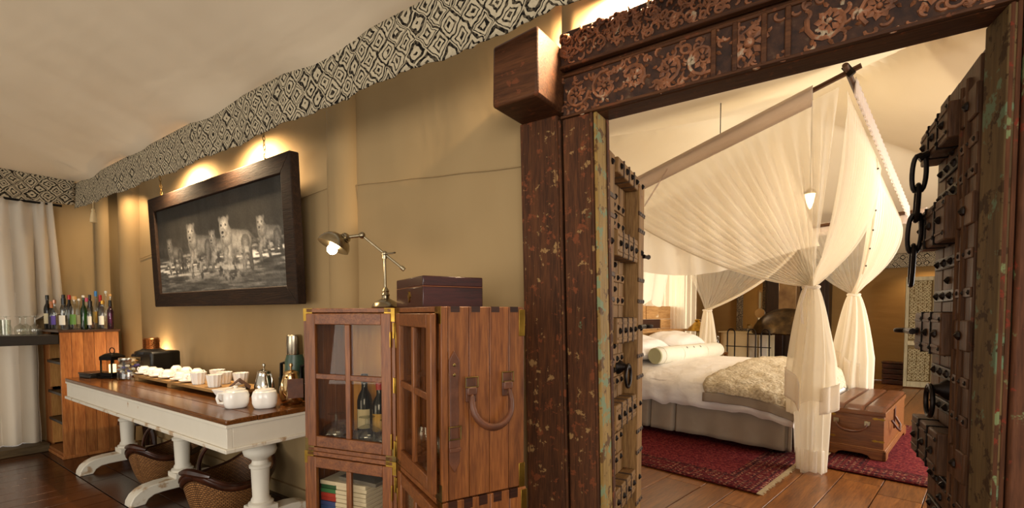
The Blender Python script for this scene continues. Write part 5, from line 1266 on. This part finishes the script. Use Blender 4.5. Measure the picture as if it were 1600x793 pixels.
# far side nets
def R4(u): s = .02+.40*u; return Cf+(Hf-Cf)*s+Vector((0, -.02, -.09))
def C4(u): p = R4(u); return Vector((lerp(p.x, T2.x, .45), 2.06, lerp(2.05, 1.72, u)))
gather(R4, C4, T2, 160, 30, 'far_net', NETFAR, 12, .025, (0, 1, 0))
def R5(u): s = .36+.60*u; return Cf+(Hf-Cf)*s+Vector((0, .0, -.09))
def C5(u): p = R5(u); return Vector((lerp(p.x, T3.x, .25), 2.1, lerp(1.78, 1.95, u)))
gather(R5, C5, T3, 240, 34, 'far_net', NETFAR, 14, .03, (0, 1, 0))
CB(MB().tube([bez(R5(0), C5(0), T3, i/20) for i in range(21)], .018, 6), 'net_hem', NETD)
# inner lining panel hung inside the canopy
def lin_top(u):
    x = lerp(-2.15, -.25, u); return Vector((x, .35, 3.072+(x+.251)*.31))
def lin_fn(u, v):
    p = lin_top(u); b = Vector((lerp(-2.15, .10, u), .35, 1.84+.05*math.cos(u*7)+.10*max(0, .25-u)+(.12*max(0, u-.75)/.25)))
    q = p.lerp(b, v); q.y += .022*math.sin(u*46+.8*math.sin(u*11))*(.3+.7*v); return q
CB(MB().grid(lin_fn, 200, 20), 'inner_net', NETD)
# head end nets
def hn(u, v): return Vector((-2.14+.03*math.sin(u*30), lerp(.2, 2.0-.35*v, u), lerp(2.45, 1.50+.05*math.sin(u*20), v)))
CB(MB().grid(hn, 90, 12), 'head_net', NETD)
def hn2(u, v): return Vector((-2.4+.03*math.sin(u*60), lerp(1.5, 3.3, u), lerp(2.4, .4, v)))
CB(MB().grid(hn2, 160, 12), 'head_net', sheer('head_net_sheer', 'f0e2c8', .42))
CB(MB().grid(lambda u, v: Vector((-2.3+.1*math.sin(u*3)+.03*math.sin(u*50), lerp(2.1, 2.5, u), lerp(2.4, .8, v))), 60, 12), 'head_net', NETF)
# gathered tails below the ties
def tail(T_, zb, rs, nm, flare, wv=11, mt=NETD, sy=.8, seed=0, dx=0, zcut=0):
    n = 26; pr = []
    def rad_(s): return lerp(.045, rs, min(1, s*1.5)**.7)*(1-.22*max(0, s-.6)/.4*flare)
    def fn(u, v):
        a = 2*PI*u; s = v; r = rad_(s)*(1+.16*math.sin(a*wv+seed+1.5*math.sin(v*3+u*6))+.08*math.sin(a*3+seed*2+v*2))
        z = lerp(T_.z, zb, v)+(.02*math.sin(a*4+seed)+zcut*math.sin(a+seed))*v
        return Vector((T_.x+dx*v+r*math.cos(a), T_.y+r*sy*math.sin(a), z))
    return CB(MB().grid(fn, 150, 30), nm, mt)
tail(T1, .012, .125, 'net_tail', 1.0, 9, NETD, .8, 0, .03)
tail(T1, .56, .165, 'net_tail_layer', -.1, 8, NETF, .75, 2, .03, .10)
# linen hems of the outer layer
HEM = sheer('net_linen_hem', 'fbf6ee', .92, .7)
def hem(cx, cy, r, z0, z1, a0, a1, nm, tilt=0):
    def fn(u, v):
        a = lerp(a0, a1, u); rr = r*(1+.12*math.sin(a*8+2)); return Vector((cx+rr*math.cos(a), cy+rr*.75*math.sin(a), lerp(z0, z1, v)+tilt*u+.015*math.sin(a*5)))
    CB(MB().grid(fn, 50, 8), nm, HEM, solid=.004)
hem(.21, -.26, .178, .50, .72, rad(-62), rad(-5), 'linen_hem', .07); hem(.18, -.26, .182, .66, .90, rad(-150), rad(-100), 'linen_hem', -.12)
CB(MB().grid(lambda u, v: (lambda a, r: Vector((.21+r*math.cos(a), -.25+r*.8*math.sin(a), lerp(.014, .20, v))))(2*PI*u, .103*(1+.16*math.sin(2*PI*u*9+1.5*math.sin(.4+u*6)))), 120, 4), 'tail_hem', HEM)
tail(T2, .45, .19, 'net_tail', -.1, 9, NETD, .8, 1)
tail(T3, .45, .13, 'net_tail', -.1, 9, NETD, .8, 3)
hem(T2.x, T2.y, .20, .66, .98, rad(-170), rad(-60), 'linen_hem', -.22)
for T_ in (T1, T2, T3): CB(MB().tube([(T_.x+.06*math.cos(a), T_.y+.05*math.sin(a), T_.z-.01+.008*math.sin(2*a)) for a in [2*PI*i/24 for i in range(24)]], .012, 7, True), 'tie_cord', HEM)
CB(MB().tube([(T1.x-.02, T1.y-.06, T1.z), (T1.x-.05, T1.y-.09, T1.z-.15), (T1.x-.03, T1.y-.12, T1.z-.32)], .010, 6), 'tie_end', HEM)
CB(MB().tube([(-1.12, -.29, 2.84), (-1.3, -.30, 2.6), (-1.5, -.30, 2.34)], .016, 6, flat=.25), 'net_tape', NETH)
# hanging wire
wz = bz(-.6, -.266)-.01
CB(MB().tube([(-.6, -.266, 3.03), (-.6, -.266, wz)], .004, 6), 'hanging_wire', IRON)

# pendant lamp inside the canopy
t = bthing('pendant_lamp', 'small lit glass pendant lamp hanging inside the canopy', 'lamp', -.14, 1.0, 2.474)
AMB = plain('lit_pendant', 'ffe6b8', .4, emit='ffd79a', es=5)
MB().lathe([(0, 0), (.018, .03), (.035, .08), (.05, .15), (.052, .17), (.04, .185), (.02, .19)], 12).build('glass_shade', AMB, t)
MB().lathe([(.056, .165), (.058, .19), (.03, .21), (.012, .23), (.008, .24)], 12).build('cap', BRASSDULL, t)
MB().tube([(0, 0, .24), (0, 0, bz(-.14, 1.0)-2.474-.01)], .004, 6).build('cord', IRON, t)
point('pendant_light', bp(-.02, 1.0, 2.44), 20, (1, .82, .58), .05)
point('bedroom_ceiling_glow', bp(-1.0, 3.4, 3.0), 30, (1, .74, .44), .25) if False else None

# leather-topped chest
t = bthing('storage_chest', 'wooden campaign chest with padded leather lid and brass mounts at the bed foot', 'chest', .15, .47, .0145)
CW, CL, CH = .475, 1.45, .485
CHW = wood('chest_wood', ('5a3318', '7f4b25', '986434'), 'x', .35)
MB().box(.01, CW-.01, .01, CL-.01, .09, CH-.085).build('chest_body', CHW, t, bevel=.004)
MB().prism([(-.01, 0), (.10, 0), (.125, .03), (.16, .04), (.315, .04), (.35, .03), (.375, 0), (CW+.01, 0), (CW+.01, .085), (-.01, .085)], -.01, .02).build('plinth', CHW, t, bevel=.004)
MB().prism([(-.01, 0), (.12, 0), (.16, .04), (CL-.16, .04), (CL-.12, 0), (CL+.01, 0), (CL+.01, .085), (-.01, .085)], -.01, .02, Matrix.Translation((CW, 0, 0)) @ Matrix.Rotation(PI/2, 4, 'Z')).build('plinth', CHW, t, bevel=.004)
MB().box(-.01, .012, -.01, CL+.01, .0, .085).box(-.01, CW+.01, CL-.012, CL+.01, 0, .085).build('plinth', CHW, t)
MB().box(-.004, CW+.004, -.004, CL+.004, .082, .10).build('base_moulding', CHW, t, bevel=.006)
MB().box(.0, CW, .0, CL, CH-.085, CH-.045).build('chest_lid', CHW, t, bevel=.004)
for k in range(3):
    a, b = CW*k/3, CW*(k+1)/3
    MB().grid(lambda u, v: (a+.001+(b-a-.002)*u, .002+(CL-.004)*v, CH-.044+.040*(max(0, 1-.75*(2*u-1)**8)*max(0, 1-(2*v-1)**20))**.5), 10, 24).build('leather_pad', LEATHERLID, t)
for x, zz in ((.05, CH-.11), (.05, .17), (CW-.05, CH-.11), (CW-.05, .17)):
    MB().prism([(-.05, 0), (-.03, .012), (.0, .005), (.03, .012), (.05, 0), (.03, -.012), (0, -.005), (-.03, -.012)], -.002, .0, Matrix.Translation((x, .009, zz))).build('brass_mount', BRASS, t)
hd = MB().tube([(.10, -.012, .325), (.105, -.03, .29), (.14, -.045, .255), (.22, -.05, .24), (.30, -.045, .252), (.335, -.03, .287), (.34, -.012, .322)], [.008, .01, .012, .013, .012, .01, .008], 8).build('leather_handle', LEATHERLID, t, sub=1)
for x in (.10, .34): MB().box(x-.022, x+.022, -.006, .012, .30, .345).build('handle_plate', NICKEL, hd, bevel=.004)
hs = MB().box(CW-.012, CW+.004, .6, .64, .2, .42).build('leather_strap', LEATHER, t, bevel=.003)
MB().tube([(CW+.01, .3, .33), (CW+.05, .32, .26), (CW+.06, .42, .22), (CW+.05, .52, .26), (CW+.01, .54, .33)], .011, 8).build('side_handle', LEATHER, t)

# bedside things
t = bthing('bedside_table', 'small dark bedside table half hidden behind the pillows', 'table', -1.93, 2.55)
MB().box(-.28, .3, -.22, .22, .72, .75).build('table_top', TABLETOP, t, bevel=.004)
for x in (-.25, .27):
    for y in (-.19, .19): MB().box(x-.02, x+.02, y-.02, y+.02, 0, .72).build('leg', TABLETOP, t)
t = bthing('bedside_lamp', 'brass cone bedside lamp behind the far pillow', 'lamp', -1.99, 2.45, .7505)
MB().lathe([(.07, 0), (.07, .015), (.02, .03), (.014, .31), (.03, .33)], 20).build('base', BRASSDULL, t)
MB().lathe([(.17, .33), (.175, .335), (.14, .375), (.06, .455), (.035, .48), (.05, .495), (.035, .515), (0, .52)], 28).build('brass_shade', BRASS, t)
t = bthing('carafe', 'clear glass water carafe on the bedside table', 'carafe', -1.72, 2.57, .7505)
MB().lathe([(.05, 0), (.055, .02), (.045, .09), (.02, .15), (.018, .20), (.028, .22)], 24).build('glass_body', GLASS, t); MB().lathe([(.02, .222), (.024, .235), (.015, .25), (0, .252)], 16).build('stopper', GLASS, t)

# hooded fireplace, vanity, mirror, screen, crate at the far side
HOOD = mottled('hammered_copper', [(.3, '2a2016'), (.55, '4a3a24'), (.75, '6d5633')], 7, .38, .8, .25)
t = bthing('fire_hood', 'dark hammered metal fireplace hood with square flue at the far wall', 'fireplace', -1.46, 5.3, 0)
T = Matrix.Diagonal((1.08, .8, 1, 1))
MB().lathe([(.58, .96), (.60, .98), (.575, 1.08), (.50, 1.22), (.38, 1.34), (.24, 1.42), (.16, 1.45)], 36, T).build('hood', HOOD, t, solid=.01)
MB().box(-.15, .15, -.13, .13, 1.43, 2.9).build('flue', mottled('flue_copper', [(.3, '6b5238'), (.7, '8f7450')], 6, .4, .7, .1), t, bevel=.006)
MB().lathe([(.45, 0), (.48, .02), (.48, .3), (.40, .42), (.36, .42)], 32, T).build('fire_bowl', HOOD, t)
for a in (.6, 2.5, 3.8, 5.6): MB().tube([(.5*math.cos(a), .4*math.sin(a), 0), (.52*math.cos(a), .42*math.sin(a), .97)], .014, 6).build('iron_post', IRON, t)
t = bthing('panelled_cupboard', 'dark panelled timber cupboard behind the fireplace hood', 'cupboard', -1.75, 7.0)
DKW = wood('dark_cupboard', ('1b0f09', '2c1a10', '3a2316'), 'z', .4)
MB().box(-.62, .62, -.15, .15, 0, 2.2).build('cupboard_body', DKW, t, bevel=.005)
for k in range(3): MB().box(-.58+.39*k, -.23+.39*k, -.17, -.15, .15, 2.1).build('door', DKW, t, bevel=.008)
t = bthing('vanity', 'cream cloth covered vanity table with hanging towels', 'table', -2.55, 6.3)
CRM = fabric('vanity_cloth', [(.3, 'd9c69c'), (.7, 'e4d3ac')], 2, wrs=5)
MB().grid(lambda u, v: ((.52*math.copysign(abs(math.cos(2*PI*u))**.4, math.cos(2*PI*u)))*(1+.02*math.sin(u*80)*v), (.28*math.copysign(abs(math.sin(2*PI*u))**.4, math.sin(2*PI*u)))*(1+.03*math.sin(u*80)*v), .93-.9*v), 120, 8).build('cloth_skirt', CRM, t)
MB().box(-.53, .53, -.29, .29, .93, .955).build('table_top', CRM, t, bevel=.005)
for k in range(2): MB().box(.15+.2*k, .31+.2*k, -.33, -.31, .35, .90).build('towel', fabric('towel%d' % k, [(.3, 'b9ad98'), (.7, 'c8bda8')] if k == 0 else [(.3, 'd9d2c4'), (.7, 'e5dfd2')], 3, wrs=8), t, bevel=.006)
MB().tube([(.1, -.32, .91), (.6, -.32, .91)], .01, 6).build('towel_bar', IRON, t)
t = bthing('iron_rack', 'black bent iron rack standing beyond the bed', 'rack', -2.2, 4.68)
for x in (-.1, .28, .52):
    MB().tube([(x-.07, 0, 0), (x-.07, 0, .95)]+[(x-.07*math.cos(a), 0, .97+.09*math.sin(a)) for a in [PI*i/8 for i in range(9)]]+[(x+.07, 0, .95), (x+.07, 0, 0)], .012, 6).build('iron_hoop', IRON, t)
MB().tube([(-.2, 0, .72), (.62, 0, .72)], .010, 6).build('iron_bar', IRON, t)
def lattice(name, c0, c1, sc=16):
    m, nt, p = nodes(name); v = coords(nt, (1, 1, 1), rand=False); vo = N(nt, 'ShaderNodeTexVoronoi', feature='DISTANCE_TO_EDGE'); vo.inputs['Scale'].default_value = sc
    link(nt, v, vo.inputs['Vector']); c = ramp(nt, vo.outputs['Distance'], [(.04, c1), (.12, c0)]); link(nt, c, p.inputs['Base Color']); p.inputs['Roughness'].default_value = .6
    bump(nt, p, vo.outputs['Distance'], 1, .01); return m
MFR = lattice('carved_mirror_wood', '4a3a28', '8f7d60', 26)
t = bthing('wall_mirror', 'tall mirror in a pale carved frame behind the vanity', 'mirror', -2.72, 7.12)
for x0, x1, z0, z1 in ((-.36, -.22, .9, 2.3), (.22, .36, .9, 2.3), (-.22, .22, 2.16, 2.3), (-.22, .22, .9, 1.0)): MB().box(x0, x1, -.03, .03, z0, z1).build('carved_frame', MFR, t, bevel=.006)
MB().box(-.22, .22, -.005, .01, 1.0, 2.16).build('mirror_glass', plain('mirror_glass', 'b9ab8c', .05, 1), t)
t = bthing('shaving_mirror', 'round shaving mirror on a stand on the vanity', 'mirror', -2.28, 6.25, .956)
MB().lathe([(.07, 0), (.07, .012), (.012, .02), (.01, .3)], 20).build('stand', DARKMETAL, t)
MB().lathe([(0, -.008), (.10, -.008), (.105, 0), (.1, .008), (0, .008)], 28, Matrix.Translation((0, 0, .41)) @ Matrix.Rotation(PI/2, 4, 'X')).build('mirror_disc', SILVER, t)
t = bthing('vanity_jar', 'small brass topped glass jar on the vanity', 'jar', -2.46, 6.15, .956)
MB().lathe([(.05, 0), (.055, .01), (.055, .12), (.04, .14)], 20).build('glass_body', GLASS, t); MB().lathe([(.045, .14), (.045, .16), (0, .175)], 20).build('lid', BRASS, t)
# carved folding screen
SCW = wood('screen_frame', ('8a8064', 'a89c7c', 'bcb08e'), 'z', .6)
SCL = plain('screen_lattice', 'b3a682', .6)
t = bthing('carved_screen', 'pale carved lattice screen standing by the far wall', 'screen', .50, 6.3)
for k, (x0, x1) in enumerate(((-.33, .10), (.11, .54))):
    T = Matrix.Translation((x0, 0, 0)) @ Matrix.Rotation(rad(14 if k == 0 else -14), 4, 'Z'); w = x1-x0
    f = MB().box(0, .05, -.018, .018, .02, 2.02, T).build('screen_panel', SCW, t, bevel=.004)
    for b in ((w-.05, w, .02, 2.02), (.05, w-.05, 1.95, 2.02), (.05, w-.05, .02, .12), (.05, w-.05, .78, .86)): MB().box(b[0], b[1], -.018, .018, b[2], b[3], T).build('screen_rail', SCW, f, bevel=.004)
    m = MB(); rn = random.Random(k)
    z = .17
    while z < 1.93:
        if not .74 < z < .90:
            for x in (.09, .15, .21, .27, .33):
                if x < w-.06:
                    r = .031; s = rn.choice((1, -1)); a0 = rn.uniform(0, 6)
                    m.tube([T @ Vector((x+r*(1-.7*q)*math.cos(a0+s*8*q), 0, z+r*(1-.7*q)*math.sin(a0+s*8*q))) for q in [i/12 for i in range(13)]], .006, 4)
        z += .058
    m.build('carved_lattice', SCL, f)['kind'] = 'stuff'
    MB().box(.05, w-.05, .012, .016, .12, 1.95, T).build('screen_backing', plain('screen_back%d' % k, '6d5a36', .9), f)
t = bthing('crate', 'small brown slatted crate on the floor by the far wall', 'crate', -.02, 6.75)
for k in range(4): MB().box(-.16, .16, -.14, .14, .10*k+.004, .10*k+.094).build('slat_band', BASK, t, bevel=.008)
MB().box(-.17, .17, -.15, .15, .40, .43).build('crate_top', BASK, t, bevel=.006)
t = bthing('small_drawers', 'low dark drawer chest on the floor beside the crate', 'drawers', .30, 6.95); MB().box(-.14, .14, -.12, .12, 0, .2).build('body', DKW, t, bevel=.004); MB().box(-.12, .12, -.13, -.12, .03, .17).build('drawer', BASK, t, bevel=.004)
spot('bedroom_wall_spot', bp(.45, 6.75, 2.40), bp(.35, 7.2, .8), 34, WARM, 110, .8, .04)
area('bedroom_uplight', bp(-2.6, 5.2, 1.9), bp(-1.2, 3.0, 3.6), .5, 20, (1, .84, .64), spread=170)
